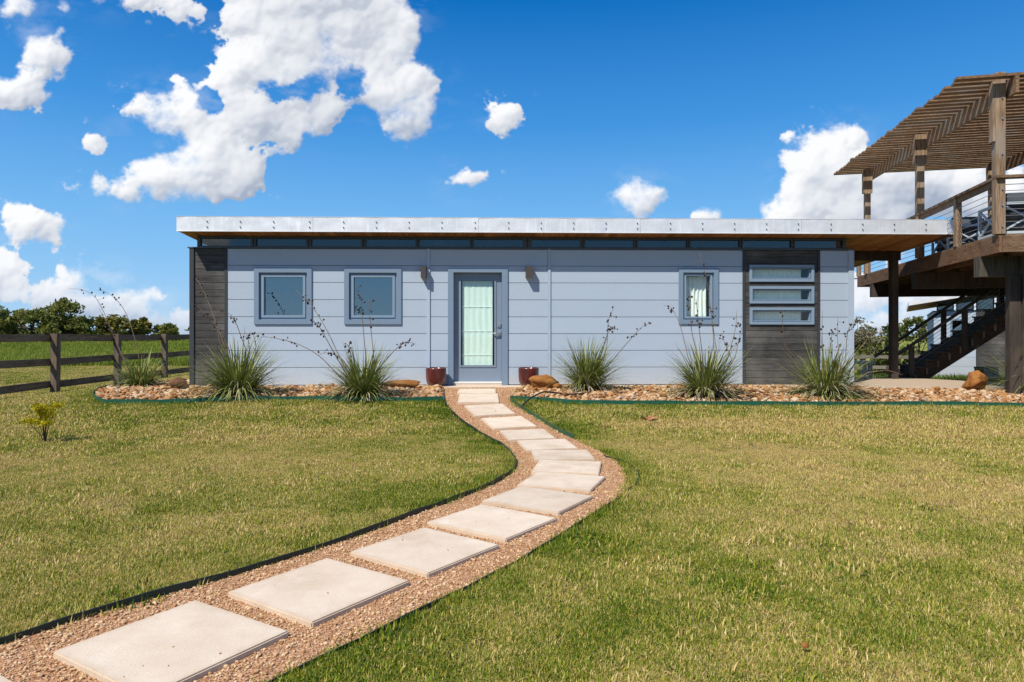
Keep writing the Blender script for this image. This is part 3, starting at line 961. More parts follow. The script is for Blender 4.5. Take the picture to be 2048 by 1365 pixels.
# wall core with openings, side and back walls, ceiling and floor
mb = MB()
holes = [(a + 0.02, b - 0.02, c + 0.02, d - 0.02) for a, b, c, d in OPEN.values()]
for g in cut_rects(HX0 + 0.02, HX1 - 0.02, -0.02, SILL - 0.01, holes):
    for a, b, c, d in g: mb.box(a, b, 0.016, 0.13, c, d)
mb.box(HX0 + 0.015, HX0 + 0.13, 0.131, HD - 0.12, -0.02, 2.47)
mb.box(HX1 - 0.13, HX1 - 0.015, 0.131, HD - 0.12, -0.02, 2.47)
mb.box(HX0 + 0.015, HX1 - 0.015, HD - 0.119, HD, -0.02, 2.45)
wall = part(mb, 'wall', M_SHEATH, house)
mb = MB(); mb.box(HX0 + 0.14, HX1 - 0.14, 0.14, HD - 0.13, -0.03, 0.03)
part(mb, 'floor', M_FLOOR, house)
mb = MB()
mb.box(HX0 + 0.135, HX0 + 0.15, 0.135, HD - 0.13, 0.031, 2.45); mb.box(HX1 - 0.15, HX1 - 0.135, 0.135, HD - 0.13, 0.031, 2.45)
mb.box(HX0 + 0.151, HX1 - 0.151, HD - 0.135, HD - 0.122, 0.031, 2.43)
for xx in (-1.55, 1.3, 4.55): mb.box(xx, xx + 0.1, 0.16, HD - 0.14, 0.031, 2.42)
part(mb, 'interior_wall', M_INSIDE, house)
mb = MB(); mb.box(HX0 - 0.03, HX1 + 0.03, -0.44, HD + 0.1, -0.30, -0.022)
part(mb, 'foundation', M_CONC, house)


def boards(x0, x1, rows, mat, name, gap=0.009, y0=0.0, y1=0.014):
    for z0, z1 in zip(rows[:-1], rows[1:]):
        for g in cut_rects(x0, x1, z0 + gap / 2, z1 - gap / 2, [h for h in OPEN.values()]):
            m = MB()
            for a, b, c, d in g: m.box(a, b, y0, y1, c, d)
            part(m, name, mat, wall)


for a, b in ((-4.975, -1.265), (-1.204, 1.016), (1.067, 4.727), (6.222, 6.763)):
    boards(a, b, ROWS, M_SIDING, 'siding_board')
drow = [-0.011 + 0.1276 * i for i in range(21)]; drow[-1] = SILL
boards(-5.587, -5.029, drow, M_DARKBOARD, 'dark_board', 0.008, 0.002, 0.0145)
boards(4.779, 6.173, drow, M_DARKBOARD, 'dark_board', 0.008, 0.002, 0.0145)
for x0, x1, m_, yo in ((-1.263, -1.206, M_SIDING, -0.022), (1.018, 1.065, M_SIDING, -0.022), (HX0, -5.589, M_DARKTRIM, -0.024), (-5.027, -4.977, M_DARKTRIM, -0.012), (4.729, 4.777, M_DARKTRIM, -0.012), (6.175, 6.22, M_DARKTRIM, -0.012), (6.765, HX1, M_SIDING, -0.022)):
    part(bx(x0, x1, yo, 0.0155, -0.012, SILL), 'trim_strip', m_, wall)
# side boards of the end walls
for z0, z1 in zip(ROWS[:-1], ROWS[1:]):
    zt = min(z1, 2.44)
    part(bx(HX1 - 0.014, HX1 - 0.001, 0.02, HD, z0 + 0.003, zt - 0.003), 'siding_board', M_SIDING, wall)
    part(bx(HX0 + 0.001, HX0 + 0.014, 0.02, HD, z0 + 0.003, zt - 0.003), 'siding_board', M_SIDING, wall)
# screws in the siding
mb = MB()
for x in np.arange(-4.9, 6.7, 0.6):
    for z in ROWS[:-1]:
        for dz in (0.035, 0.285):
            if any(h[0] - .02 < x < h[1] + .02 and h[2] - .03 < z + dz < h[3] + .03 for h in OPEN.values()) or 4.72 < x < 6.22: continue
            mb.box(x - .004, x + .004, -0.0015, 0.001, z + dz - .004, z + dz + .004)
o = part(mb, 'siding_screws', paint("screw", (0.22, 0.27, 0.34), 0.5), wall); o['kind'] = 'stuff'
# sill cap and clerestory
part(bx(HX0 - 0.03, HX1 + 0.012, -0.035, 0.13, SILL + 0.002, SILL + 0.024), 'sill_cap', M_CLER, house)
CL = [(-5.485, -4.552), (-4.459, -3.522), (-3.43, -2.503), (-2.414, -1.483), (-1.403, -0.464), (-0.379, 0.545), (0.715, 1.634), (1.729, 2.652), (2.738, 3.669), (3.741, 4.681), (4.748, 5.677), (5.75, 6.674)]
CZ0, CZ1 = SILL + 0.026, 2.772
mb = MB(); mb.box(-5.545, 6.735, 0.032, 0.12, CZ1 - 0.004, CZ1 + 0.016)
part(mb, 'clerestory_header', M_CLER, house)
for k, (a, b) in enumerate(CL):
    l = -5.545 if k == 0 else (CL[k - 1][1] + a) / 2 + 0.008
    r = 6.735 if k == 11 else (CL[k + 1][0] + b) / 2 - 0.008
    m = MB()
    m.box(l, a, 0.02, 0.10, CZ0, CZ1 - 0.005); m.box(b, r, 0.02, 0.10, CZ0, CZ1 - 0.005)
    m.box(a, b, 0.02, 0.10, CZ0, CZ0 + 0.026); m.box(a, b, 0.02, 0.10, CZ1 - 0.038, CZ1 - 0.005)
    w = part(m, 'clerestory_window', M_CLER, house)
    part(bx(a - .005, b + .005, 0.062, 0.068, CZ0 + 0.02, CZ1 - 0.03), 'pane', M_GLASSK, w)
    if k == 4:
        part(bx(-1.122, -0.944, 0.074, 0.076, CZ0 + 0.027, CZ1 - 0.04), 'pale_green_paper', M_PAPER, w)
    if k < 11:
        part(bx(r + 0.0005, r + 0.0155, 0.045, 0.10, CZ0, CZ1 - 0.005), 'mullion', M_DARKTRIM, house)
for (x, l) in ((-5.545, 'left'), (6.735, 'right')):
    m = MB(); s = 1 if l == 'left' else -1
    xa, xb = sorted((x + s * 0.02, x + s * 0.06))
    m.v = []; 
    zt = rsoff(HD) - 0.01
    m.box(xa, xb, 0.105, HD, SILL + 0.026 - 0.08, zt)
    part(m, 'clerestory_end_panel', M_CLER, house)
mb = MB(); mb.box(-5.5, 6.7, HD - 0.1, HD - 0.02, 2.44, 2.455); part(mb, 'rear_plate', M_CLER, house)

# roof: slab, soffit boards, fascia
RX0, RX1, RY0, RY1 = -5.725, 8.663, -0.42, 5.1
roof = MB()
roof.quad_box([(RX0 + .02, RY0 + .03, rsoff(RY0 + .03) + .02), (RX1 - .02, RY0 + .03, rsoff(RY0 + .03) + .02), (RX1 - .02, RY1, rsoff(RY1) + .02), (RX0 + .02, RY1, rsoff(RY1) + .02),
               (RX0 + .02, RY0 + .03, rsoff(RY0) + .236), (RX1 - .02, RY0 + .03, rsoff(RY0) + .236), (RX1 - .02, RY1, rsoff(RY1) + .236), (RX0 + .02, RY1, rsoff(RY1) + .236)])
roof = part(roof, 'roof', M_ROOF, house)
nb = 104; bw = (RX1 - RX0 - 0.04) / nb
m = MB()
y0, y1 = RY0 + 0.012, RY1
m.quad_box([(0.002, y0, rsoff(y0)), (bw - 0.003, y0, rsoff(y0)), (bw - 0.003, y1, rsoff(y1)), (0.002, y1, rsoff(y1)),
            (0.002, y0, rsoff(y0) + .018), (bw - 0.003, y0, rsoff(y0) + .018), (bw - 0.003, y1, rsoff(y1) + .018), (0.002, y1, rsoff(y1) + .018)])
sb0 = m.build('soffit_board', M_SOFFIT, roof, (0, 0, 0))
base_off = -Vector(house.location)
sb0.location = base_off + Vector((RX0 + 0.02, 0, 0))
for i in range(1, nb):
    c = sb0.copy(); COL.objects.link(c); c.parent = roof
    c.location = base_off + Vector((RX0 + 0.02 + i * bw, 0, 0))
FJ = [-5.725, -3.282, -0.285, 2.685, 5.67, 8.663]
for k in range(5):
    a, b = FJ[k], FJ[k + 1]
    m = MB(); nseg = 24
    dent = 0.006
    g0 = len(m.v)
    rows_z = [2.806, 2.87, 2.94, 3.0, 3.062]
    for j, z in enumerate(rows_z):
        for i in range(nseg + 1):
            x = a + 0.0015 + (b - a - 0.003) * i / nseg
            w_ = dent * (math.sin(i * 1.1 + k * 2 + j * 0.7) + 0.6 * math.sin(i * 2.7 + j * 1.9 + k)) * (0.3 if j in (0, 4) else 1)
            if i in (0, 1): w_ += 0.004
            m.v.append((x, RY0 - 0.004 + w_ * 0.6, z))
    for j in range(4):
        for i in range(nseg):
            q = j * (nseg + 1) + i
            m.f.append((q, q + 1, q + nseg + 2, q + nseg + 1))
    m.box(a + 0.002, b - 0.002, RY0 + 0.008, RY0 + 0.02, 2.80, 3.058)
    f = part(m, 'fascia_panel', M_GALV, roof, True)
    part(bx(a, b, RY0 - 0.013, RY0 + 0.0075, 2.794, 2.8045), 'drip_edge', M_GALVEDGE, f)
    m = MB()
    xs = list(np.arange(a + 0.55, b - 0.2, 0.594)) + [b - 0.06]
    for x in xs:
        for z in (2.875, 2.975):
            m.tube([(x, RY0 - 0.020, z), (x, RY0 + 0.003, z)], 0.011, 8)
    o = part(m, 'rivets', M_RIVET, f)
for x0, x1 in ((RX0, RX0 + 0.018), (RX1 - 0.018, RX1)):
    m = MB()
    m.quad_box([(x0, RY0 + .022, rsoff(RY0) - .006), (x1, RY0 + .022, rsoff(RY0) - .006), (x1, RY1, rsoff(RY1) - .006), (x0, RY1, rsoff(RY1) - .006),
                (x0, RY0 + .022, rsoff(RY0) + .25), (x1, RY0 + .022, rsoff(RY0) + .25), (x1, RY1, rsoff(RY1) + .25), (x0, RY1, rsoff(RY1) + .25)])
    part(m, 'fascia_panel', M_GALV, roof)
m = MB(); m.box(RX0, RX1, RY0 - 0.008, RY0 + 0.12, 3.0625, 3.068); part(m, 'roof_edge_cap', M_GALVEDGE, roof)
# carport beam and post
m = MB(); m.box(HX1 + .002, 8.56, 1.27, 1.43, 2.50, rsoff(1.43) - 0.002); part(m, 'beam', M_DECKDARK, house)
m = MB(); m.box(8.38, 8.515, 1.28, 1.42, -0.04, 2.498); part(m, 'post', M_DECKDARK, house)
m = MB(); m.tube([(HX1, 0.3, 2.02), (HX1 + .26, 0.3, 2.03)], 0.012, 8); part(m, 'drain_pipe', M_WHITE, house)


def ring(m, x0, x1, z0, z1, w, y0, y1, wt=None):
    wt = w if wt is None else wt
    m.box(x0, x1, y0, y1, z0, z0 + w); m.box(x0, x1, y0, y1, z1 - wt, z1)
    m.box(x0, x0 + w, y0, y1, z0 + w, z1 - wt); m.box(x1 - w, x1, y0, y1, z0 + w, z1 - wt)


def window(key, casing, stop, sash, glass, name='window', mat=M_TRIM, py=0.06):
    x0, x1, z0, z1 = OPEN[key]
    m = MB(); ring(m, x0, x1, z0, z1, casing, -0.030, 0.10)
    w = part(m, name, mat, house)
    i = casing + .001
    m = MB(); ring(m, x0 + i, x1 - i, z0 + i, z1 - i, stop, 0.020, 0.11)
    part(m, 'frame', mat, w)
    i += stop + .001
    m = MB(); ring(m, x0 + i, x1 - i, z0 + i, z1 - i, sash, 0.004, 0.10)
    part(m, 'sash', M_SASH, w)
    i += sash - 0.004
    part(bx(x0 + i, x1 - i, py, py + .006, z0 + i, z1 - i), 'pane', glass, w)
    return w, (x0 + i, x1 - i, z0 + i, z1 - i)


def curtain(name, mat, parent, x0, x1, z0, z1, y, folds, amp, nz=6):
    nxx = 70; V = []; F = []
    for j in range(nz + 1):
        for i in range(nxx + 1):
            t = i / nxx
            yy = y + amp * math.sin(t * folds * 2 * math.pi + 0.5 * math.sin(j * 0.9)) + amp * 0.5 * math.sin(t * folds * 5.1 + j * 0.5)
            V.append((x0 + (x1 - x0) * t, yy, z0 + (z1 - z0) * j / nz))
    for j in range(nz):
        for i in range(nxx):
            q = j * (nxx + 1) + i; F.append((q, q + 1, q + nxx + 2, q + nxx + 1))
    m = MB(); m.v = V; m.f = F
    return part(m, name, mat, parent, True)


window('w1', 0.088, 0.035, 0.045, M_GLASS)
window('w2', 0.088, 0.035, 0.045, M_GLASS)
w, r_ = window('w3', 0.085, 0.022, 0.035, M_GLASSC)
curtain('curtain', M_CURTW, w, r_[0] - .02, r_[1] - 0.03, r_[2] - 0.03, r_[3] + 0.03, 0.17, 6, 0.018)
for key in ('s1', 's2', 's3'):
    w, r_ = window(key, 0.052, 0.008, 0.014, M_GLASSC, mat=M_SASH, py=0.05)
    curtain('curtain', M_CURTW, w, r_[0] - .03, r_[1] - 0.10, r_[2] - 0.03, r_[3] + 0.03, 0.15, 15, 0.008, 3)

# door
dx0, dx1, dz1 = -0.868, 0.256, 2.174
m = MB(); cw = 0.104
m.box(dx0, dx0 + cw, -0.030, 0.12, -0.018, dz1); m.box(dx1 - cw - .006, dx1, -0.030, 0.12, -0.018, dz1); m.box(dx0 + cw, dx1 - cw - .006, -0.030, 0.12, dz1 - 0.070, dz1)
dframe = part(m, 'door_frame', M_TRIM, house)
ox0, ox1, oz1 = dx0 + cw + .003, dx1 - cw - .009, dz1 - .073
gx0, gx1, gz0_, gz1_ = -0.633, 0.007, 0.346, 1.961
yd = 0.085
m = MB()
m.box(ox0, gx0, yd, yd + .044, 0.045, oz1); m.box(gx1, ox1, yd, yd + .044, 0.045, oz1)
m.box(gx0, gx1, yd, yd + .044, 0.045, gz0_); m.box(gx0, gx1, yd, yd + .044, gz1_, oz1)
door = part(m, 'door', M_DOOR, house)
m = MB(); ring(m, gx0 - .03, gx1 + .03, gz0_ - .03, gz1_ + .03, 0.034, yd - .014, yd - .001); part(m, 'glazing_bead', M_DOOR, door)
part(bx(gx0 + .001, gx1 - .001, yd + .012, yd + .018, gz0_ + .001, gz1_ - .001), 'pane', M_GLASSC, door)
curtain('curtain', M_CURT, door, -0.602, -0.030, 0.350, 1.86, yd + .055, 5, 0.0028, 14)
part(bx(-0.605, -0.025, yd + .05, yd + .058, 1.862, 1.955), 'curtain_heading', cloth("mint_heading", (0.50, 0.66, 0.64)), door)
M_CURTROD = cloth('pale_curtain_tape', (0.86, 0.92, 0.88))
for z in (1.462, 1.00, 0.545):
    part(bx(-0.618, -0.03, yd + .0455, yd + .0505, z - .007, z + .007), 'curtain_rod', M_CURTROD, door)
m = MB(); m.box(0.058, 0.128, yd - .018, yd - .001, 1.07, 1.145); m.tube([(0.093, yd - .03, 1.108), (0.093, yd - .0185, 1.108)], 0.026, 12); part(m, 'deadbolt', M_STEEL, door)
m = MB(); m.box(0.058, 0.128, yd - .016, yd - .001, 0.915, 0.99); m.tube([(0.093, yd - .055, 0.955), (0.093, yd - .0165, 0.955)], 0.022, 12)
m.tube([(0.10, yd - .055, 0.955), (0.04, yd - .06, 0.958), (-0.025, yd - .055, 0.957)], 0.011, 8); part(m, 'lever_handle', M_STEEL, door)
part(bx(dx0 + cw + .001, dx1 - cw - .007, -0.040, 0.125, 0.018, 0.043), 'threshold', M_WHITE, house)
part(bx(dx0 + cw + .001, dx1 - cw - .007, -0.034, 0.125, -0.0215, 0.017), 'door_step', M_CONC, house)
# wall lamps
for x0, x1, lab in ((-1.375, -1.266, 'bronze box lamp left of the door'), (0.592, 0.724, 'bronze box lamp right of the door')):
    m = MB(); m.box(x0 + .012, x1 - .004, -0.165, -0.045, 1.995, 2.212); 
    lp = part(m, 'wall_lamp', M_LAMP, house); lp['label'] = lab
    part(bx(x0 - .0, x1 - .03, -0.0445, -0.001, 2.01, 2.205), 'back_plate', M_LAMP, lp)
    part(bx(x0 + .022, x1 - .014, -0.155, -0.055, 1.988, 1.9945), 'lamp_lens', M_INSIDE, lp)

# ------------------------------------------------------------------ pots
def lathe(m, prof, c, n=28):
    b = len(m.v)
    for r_, z in prof:
        for j in range(n):
            t = 2 * math.pi * j / n; m.v.append((c[0] + r_ * math.cos(t), c[1] + r_ * math.sin(t), c[2] + z))
    for k in range(len(prof) - 1):
        for j in range(n):
            j2 = (j + 1) % n; m.f.append((b + k * n + j, b + k * n + j2, b + (k + 1) * n + j2, b + (k + 1) * n + j))
    m.f.append(tuple(b + j for j in range(n))[::-1])


for x, lab in ((-1.075, 'dark red glazed pot left of the door'), (0.640, 'dark red glazed pot right of the door behind a rust boulder')):
    c = (x, -0.225, -0.022)
    e = empty('glazed_pot', c, lab, 'pot', 'red glazed pots by the door')
    m = MB()
    lathe(m, [(0.10, 0), (0.128, 0.006), (0.152, 0.028), (0.171, 0.065), (0.182, 0.115), (0.187, 0.18), (0.189, 0.28), (0.191, 0.322), (0.190, 0.335), (0.182, 0.340), (0.172, 0.334), (0.170, 0.29), (0.168, 0.25)], c)
    part(m, 'pot_body', M_POT, e, True)
    m = MB(); m.v = [(c[0] + 0.166 * math.cos(t), c[1] + 0.166 * math.sin(t), c[2] + 0.25) for t in np.linspace(0, 2 * math.pi, 24, endpoint=False)]; m.f = [tuple(range(24))]
    part(m, 'soil', M_BEDBASE, e)


# ------------------------------------------------------------------ rocks
def rock_mesh(name, mat, sx, sy, sz, seed, sub=3, rough=0.22, flat=0.5, grit=0.0):
    bm = bmesh.new(); bmesh.ops.create_icosphere(bm, subdivisions=sub, radius=1)
    r = np.random.default_rng(seed)
    planes = [(Vector(r.normal(size=3)).normalized(), 0.55 + 0.35 * r.random()) for _ in range(9)]
    ph = r.random(6) * 6
    for v in bm.verts:
        p = v.co.copy()
        for nn, d in planes:
            k = p.dot(nn) - d
            if k > 0: p -= nn * k * (0.75 + flat * 0.4)
        s = 1 + rough * (0.5 * math.sin(3.1 * p.x + ph[0]) * math.sin(2.7 * p.y + ph[1]) + 0.35 * math.sin(5.3 * p.z + ph[2] + 2 * p.x) + 0.2 * math.sin(9 * p.y + ph[3]) * math.sin(8 * p.x + ph[4]))
        p *= s
        if grit:
            f_ = mnoise.fractal(p * 2.6 + Vector((seed, 0, 0)), 0.9, 2.1, 5)
            p *= 1 + grit * 2.2 * f_
        v.co = (p.x * sx, p.y * sy, p.z * sz)
    me = bpy.data.meshes.new(name); bm.to_mesh(me); bm.free()
    me.polygons.foreach_set('use_smooth', [True] * len(me.polygons))
    me.materials.append(mat)
    return me


for x, y, sx, sy, sz, seed, mt, rz, lab in (
        (-5.42, -0.98, .16, .15, .145, 3, M_ROCKBR, 0.3, 'dark brown boulder at the left end of the rock bed, beside the house corner'),
        (-1.60, -0.88, .34, .20, .10, 5, M_ROCK, 0.12, 'flat rust-orange boulder left of the left red pot'),
        (0.83, -1.0, .25, .20, .155, 8, M_ROCK, -0.2, 'rounded rust boulder in front of the right red pot'),
        (1.10, -1.10, .10, .09, .07, 12, M_ROCK, 0.4, 'small tan rock touching the rounded rust boulder'),
        (8.25, -1.38, .23, .18, .20, 31, M_ROCK, 0.5, 'upright rust-orange boulder in front of the patio under the deck stairs')):
    o = link('boulder', rock_mesh('boulder', mt, sx, sy, sz, seed, 4, 0.24, 0.5, 0.035))
    o.location = (x, y, float(gz(x, y)) + sz * 0.72 + .02); o.rotation_euler = (0, 0, rz)
    tag(o, lab, 'boulder', 'boulders in the rock beds')

# river rock: the largest-looking ones as single stones, the rest joined
protos = [rock_mesh('stone', M_STONE, 1, 0.5 + 0.45 * rng.random(), 0.34 + 0.3 * rng.random(), 100 + i, 2, 0.25) for i in range(8)]
icov = [np.array([v.co[:] for v in rock_mesh('stone_source', M_STONE, 1, .55 + .4 * rng.random(), .36 + .3 * rng.random(), 200 + i, 2 if i < 3 else 1, .25).vertices]) for i in range(6)]
_t = [bpy.data.meshes.get(nm) for nm in [m.name for m in bpy.data.meshes if m.name.startswith('stone_source')]]
icof = [np.array([p.vertices[:] for p in m.polygons]) for m in _t]
icov = [np.array([v.co[:] for v in m.vertices]) for m in _t]
for m in _t: bpy.data.meshes.remove(m)
BEDS = ((bedl, BEDL_POLY, 8000), (bedr, BEDR_POLY, 12500))
for bed, poly, cnt in BEDS:
    mn, mx = poly.min(0), poly.max(0)
    P = rng.random((cnt * 3, 2)) * (mx - mn) + mn
    k = in_poly(P[:, 0], P[:, 1], poly)
    P = P[k][:cnt]
    # keep stones just inside the edging
    size = np.clip(rng.lognormal(-3.52, 0.42, len(P)), 0.012, 0.075)
    dd = dist_line(P[:, 0], P[:, 1], np.concatenate([poly, poly[:1]]))
    ok = dd > size * 0.8
    P, size = P[ok], size[ok]
    Z = gz(P[:, 0], P[:, 1]) + size * 0.12 + 0.012 + rng.random(len(P)) * 0.028
    dist = np.hypot(P[:, 0], P[:, 1] + 12.88)
    order = np.argsort(-(size / dist))
    single = order[:300]; rest = order[300:]
    for i in single:
        o = link('stone', protos[rng.integers(8)], bed)
        o.location = (P[i, 0], P[i, 1], Z[i] + 0.012); o.scale = (size[i] * 0.95,) * 3
        o.rotation_euler = (rng.normal() * .3, rng.normal() * .3, rng.random() * 6.28)
    Vs, Fs, Ts, off = [], [], [], 0
    for i in rest:
        j = rng.integers(3, 6) if rng.random() < 0.55 else rng.integers(0, 3)
        a, b_, c_ = rng.normal() * .35, rng.normal() * .35, rng.random() * 6.28
        Mx = np.array((Matrix.Rotation(c_, 3, 'Z') @ Matrix.Rotation(a, 3, 'X') @ Matrix.Rotation(b_, 3, 'Y')))
        Vs.append(icov[j] @ Mx.T * size[i] + np.array([P[i, 0], P[i, 1], Z[i]])); Fs.append(icof[j] + off); off += len(icov[j])
        Ts.append(np.full(len(icov[j]), rng.random()))
    me = np_mesh('stone_fill', np.concatenate(Vs), None, M_STONEF, np.concatenate(Ts), np.concatenate(Fs), True)
    o = link('stone_fill', me, bed, kind='stuff')

# black hose arching out of the bed
m = MB()
hp = smooth_line([(0.40, -3.10), (0.42, -2.98), (0.50, -2.80), (0.62, -2.52), (0.78, -2.25), (1.0, -2.12), (1.25, -2.08), (1.45, -1.95), (1.6, -1.7)], 6)
hz_ = np.interp(np.linspace(0, 1, len(hp)), [0, .12, .3, .5, .7, 1], [0.02, 0.05, 0.10, 0.12, 0.06, 0.05])
m.tube([(p[0], p[1], float(gz(*p)) + z) for p, z in zip(hp, hz_)], 0.013, 8)
tag(m.build('hose', M_HOSE, smooth=True), 'black hose looping out of the rock bed over the green edging', 'hose')


# ------------------------------------------------------------------ yuccas
def yucca(base, stalks, n, length, lean, seed, label, spread=0.10, wide=1.0, deadfrac=0.16, low=1.0):
    r = np.random.default_rng(seed)
    e = empty('yucca', base, label, 'plant', 'flowering yuccas in the rock beds')
    Vs, Fs, Ts = [], [], []; off = 0
    S = 7
    for i in range(n):
        dead = r.random() < deadfrac
        az = r.random() * 2 * math.pi
        u = r.random()
        th = R(88 - 72 * low * u ** 0.75) if not dead else R(10 + 40 * r.random())
        L = length * (0.62 + 0.48 * r.random()) * (1.0 if not dead else 0.75)
        bend = R(12 + 95 * u ** 1.1 * r.random() + 38 * r.random() ** 2) if not dead else R(60 + 60 * r.random())
        w = (0.0060 + 0.0045 * r.random()) * wide
        rad = spread * math.sqrt(r.random())
        p = np.array([rad * math.cos(az + r.normal() * .5), rad * math.sin(az + r.normal() * .5), 0.02 + 0.05 * r.random()])
        side = np.array([-math.sin(az), math.cos(az), 0])
        tb = np.clip(0.38 + 0.16 * r.normal(), 0, .75) if not dead else 0.84 + 0.14 * r.random()
        az2 = az
        for k in range(S + 1):
            t = k / S
            ang = th - bend * t ** 1.4
            ww = w * (1 - 0.9 * t ** 1.6) * (0.7 + 0.6 * min(1, t * 4))
            q = p + np.array([0, 0, 0])
            Vs.append(q - side * ww); Vs.append(q + side * ww)
            tt = tb + (0.22 * max(0, t - 0.8) / 0.2 if not dead else 0)
            Ts += [tt, tt]
            d = np.array([math.cos(az2) * math.cos(ang) + lean[0] * t, math.sin(az2) * math.cos(ang) + lean[1] * t, math.sin(ang)])
            p = p + d / np.linalg.norm(d) * L / S
            if p[2] < 0.015: p[2] = 0.015 + 0.01 * r.random()
            az2 += 0.04 * r.normal()
        for k in range(S):
            a = off + 2 * k; Fs.append((a, a + 1, a + 3, a + 2))
        off += 2 * (S + 1)
    me = np_mesh('leaves', np.array(Vs), np.array(Fs), M_YUCCA, np.array(Ts))
    link('leaves', me, e)
    for s in stalks:
        P = smooth_line(s, 5)
        dep = r.normal() * 0.12
        m = MB()
        top = len(P)
        pts = [(p[0], -0.02 + dep * (k / top), p[1]) for k, p in enumerate(P)]
        # carry the stalk down to the heart of the plant
        pts = [(pts[0][0] * 0.15, 0, 0.03)] + pts
        m.tube(pts, [0.0075 - 0.0052 * k / len(pts) for k in range(len(pts))], 5)
        st = m.build('flower_stalk', M_STALK, e, smooth=True)
        m = MB()
        npod = r.integers(6, 13)
        for _ in range(npod):
            k = int(len(P) * (0.42 + 0.55 * r.random())); k = min(k, len(pts) - 2)
            a = Vector(pts[k]); off_ = Vector((r.normal() * .035, r.normal() * .03, r.normal() * .025))
            b_ = a + off_
            m.tube([a, b_], 0.0022, 4)
            rr = 0.011 + 0.007 * r.random()
            bmq = [(0, -rr * 1.25), (rr * .8, -rr * .6), (rr, 0.15 * rr), (rr * .7, rr * .8), (0.001, rr * 1.2)]
            lathe(m, bmq, b_, 6)
        pods = m.build('seed_pods', M_POD, st, smooth=True)
        pods['kind'] = 'stuff'
    return e


YUC = [
 ((-6.48, -0.21, -0.07), [[(-0.11,0.19),(-0.37,0.74),(-0.53,1.15),(-0.69,1.50),(-0.82,1.70),(-1.03,1.82),(-1.28,1.84)],[(0.05,0.19),(-0.05,0.79),(-0.20,1.29),(-0.37,1.59),(-0.60,1.78),(-0.75,1.81)],[(-0.11,0.15),(-0.34,0.72),(-0.53,1.14),(-0.70,1.47)]], 210, .62, (0.05, -.1), 'yucca with two tall bowed stalks at the left tip of the bed, by the fence'),
 ((-4.09, -1.89, -0.066), [[(-0.16,0.72),(-0.36,1.24),(-0.50,1.57),(-0.63,1.81),(-0.70,1.90)],[(-0.12,0.76),(-0.24,1.01),(-0.40,1.24),(-0.53,1.38),(-0.64,1.41)],[(0.14,0.76),(0.04,1.06),(-0.01,1.20),(-0.10,1.33),(-0.28,1.39)],[(0.20,0.72),(0.18,0.92),(0.14,1.04)],[(0.29,0.68),(0.28,0.84),(0.22,1.01),(0.15,1.04)],[(-0.22,0.66),(-0.31,0.98),(-0.40,1.24)]], 420, .78, (0, -.05), 'dense round yucca in front of the dark boards at the left end of the house'),
 ((-2.04, -2.12, -0.073), [[(-0.30,0.49),(-0.57,1.04),(-0.81,1.42),(-0.96,1.58),(-1.12,1.72)],[(0.04,0.57),(-0.02,1.24),(-0.05,1.61),(-0.13,1.79)],[(0.16,0.61),(0.09,1.24),(0.05,1.57)],[(0.25,0.49),(0.45,0.73),(0.56,0.83),(0.68,0.89),(0.81,0.85)],[(-0.22,0.45),(-0.38,0.65),(-0.57,0.72),(-0.69,0.69)],[(-0.42,0.40),(-0.69,0.67),(-1.00,0.85),(-1.32,0.94),(-1.55,0.97),(-1.65,0.92)],[(-0.18,0.49),(-0.20,0.77),(-0.22,0.85)],[(-0.49,0.77),(-0.65,1.10),(-0.75,1.23)]], 360, .74, (0.05, -.05), 'yucca with many splayed stalks below the second square window'),
 ((1.60, -1.20, -0.049), [[(0.24,0.42),(0.33,0.81),(0.35,1.19),(0.45,1.48)],[(0.40,0.51),(0.73,0.89),(0.94,1.11),(1.12,1.19)],[(0.35,1.02),(0.44,1.11)]], 340, .82, (0.14, -.04), 'green yucca leaning right with two thin stalks, right of the rounded boulder'),
 ((3.34, -2.16, -0.075), [[(0.14,0.65),(0.11,1.16),(0.03,1.80),(-0.09,2.29)],[(-0.12,0.65),(-0.24,1.08),(-0.27,1.48),(-0.30,1.72)],[(-0.28,0.65),(-0.36,1.08),(-0.43,1.32),(-0.51,1.46),(-0.59,1.48)],[(0.36,0.65),(0.49,1.08),(0.54,1.40)],[(0.42,0.61),(0.33,0.85),(0.27,1.04)],[(-0.06,0.77),(-0.13,1.24),(-0.17,1.57)],[(0.47,0.65),(0.62,1.12)],[(0.17,0.77),(0.13,1.16),(0.08,1.56)]], 350, .80, (0.03, -.05), 'yucca with the tallest stalks, in front of the narrow curtained window'),
 ((5.37, -2.02, -0.069), [[(-0.52,0.48),(-0.73,0.84),(-0.80,1.12),(-0.85,1.42)],[(0.20,0.48),(0.19,0.92),(0.23,1.28)],[(0.08,0.48),(0.06,0.84),(0.10,1.08)],[(0.28,0.48),(0.64,0.88),(0.93,1.12)],[(0.64,0.39),(0.97,0.42),(1.23,0.35)],[(-0.06,0.48),(-0.10,0.92),(-0.10,1.39)],[(0.28,0.60),(0.28,1.04),(0.34,1.20)]], 400, .88, (0.10, -.05), 'wide yucca at the right end of the house, before the dark boards'),
 ((9.05, -1.70, -0.06), [], 220, .85, (-0.12, -.03), 'yucca reaching in at the right edge beside the deck post'),
]
for k, (b, s, n, L, ln, lab) in enumerate(YUC):
    yucca(b, s, int(n * 1.7), L * (1.15, 1.30, 1.20, 1.18, 1.22, 1.12, 1.3)[k], ln, 40 + k, lab, spread=(.16, .17, .15, .12, .14, .22, .16)[k], low=(1, 1.0, 1.05, .85, .95, 1.25, 1.1)[k], deadfrac=0.10 if k < 3 else 0.2)


# ------------------------------------------------------------------ raised deck with pergola and stairs
U = Vector((0.24411, 0.96975, 0)); VV = Vector((0.96975, -0.24411, 0))
D0 = Vector((7.8985, -2.4232, 0))


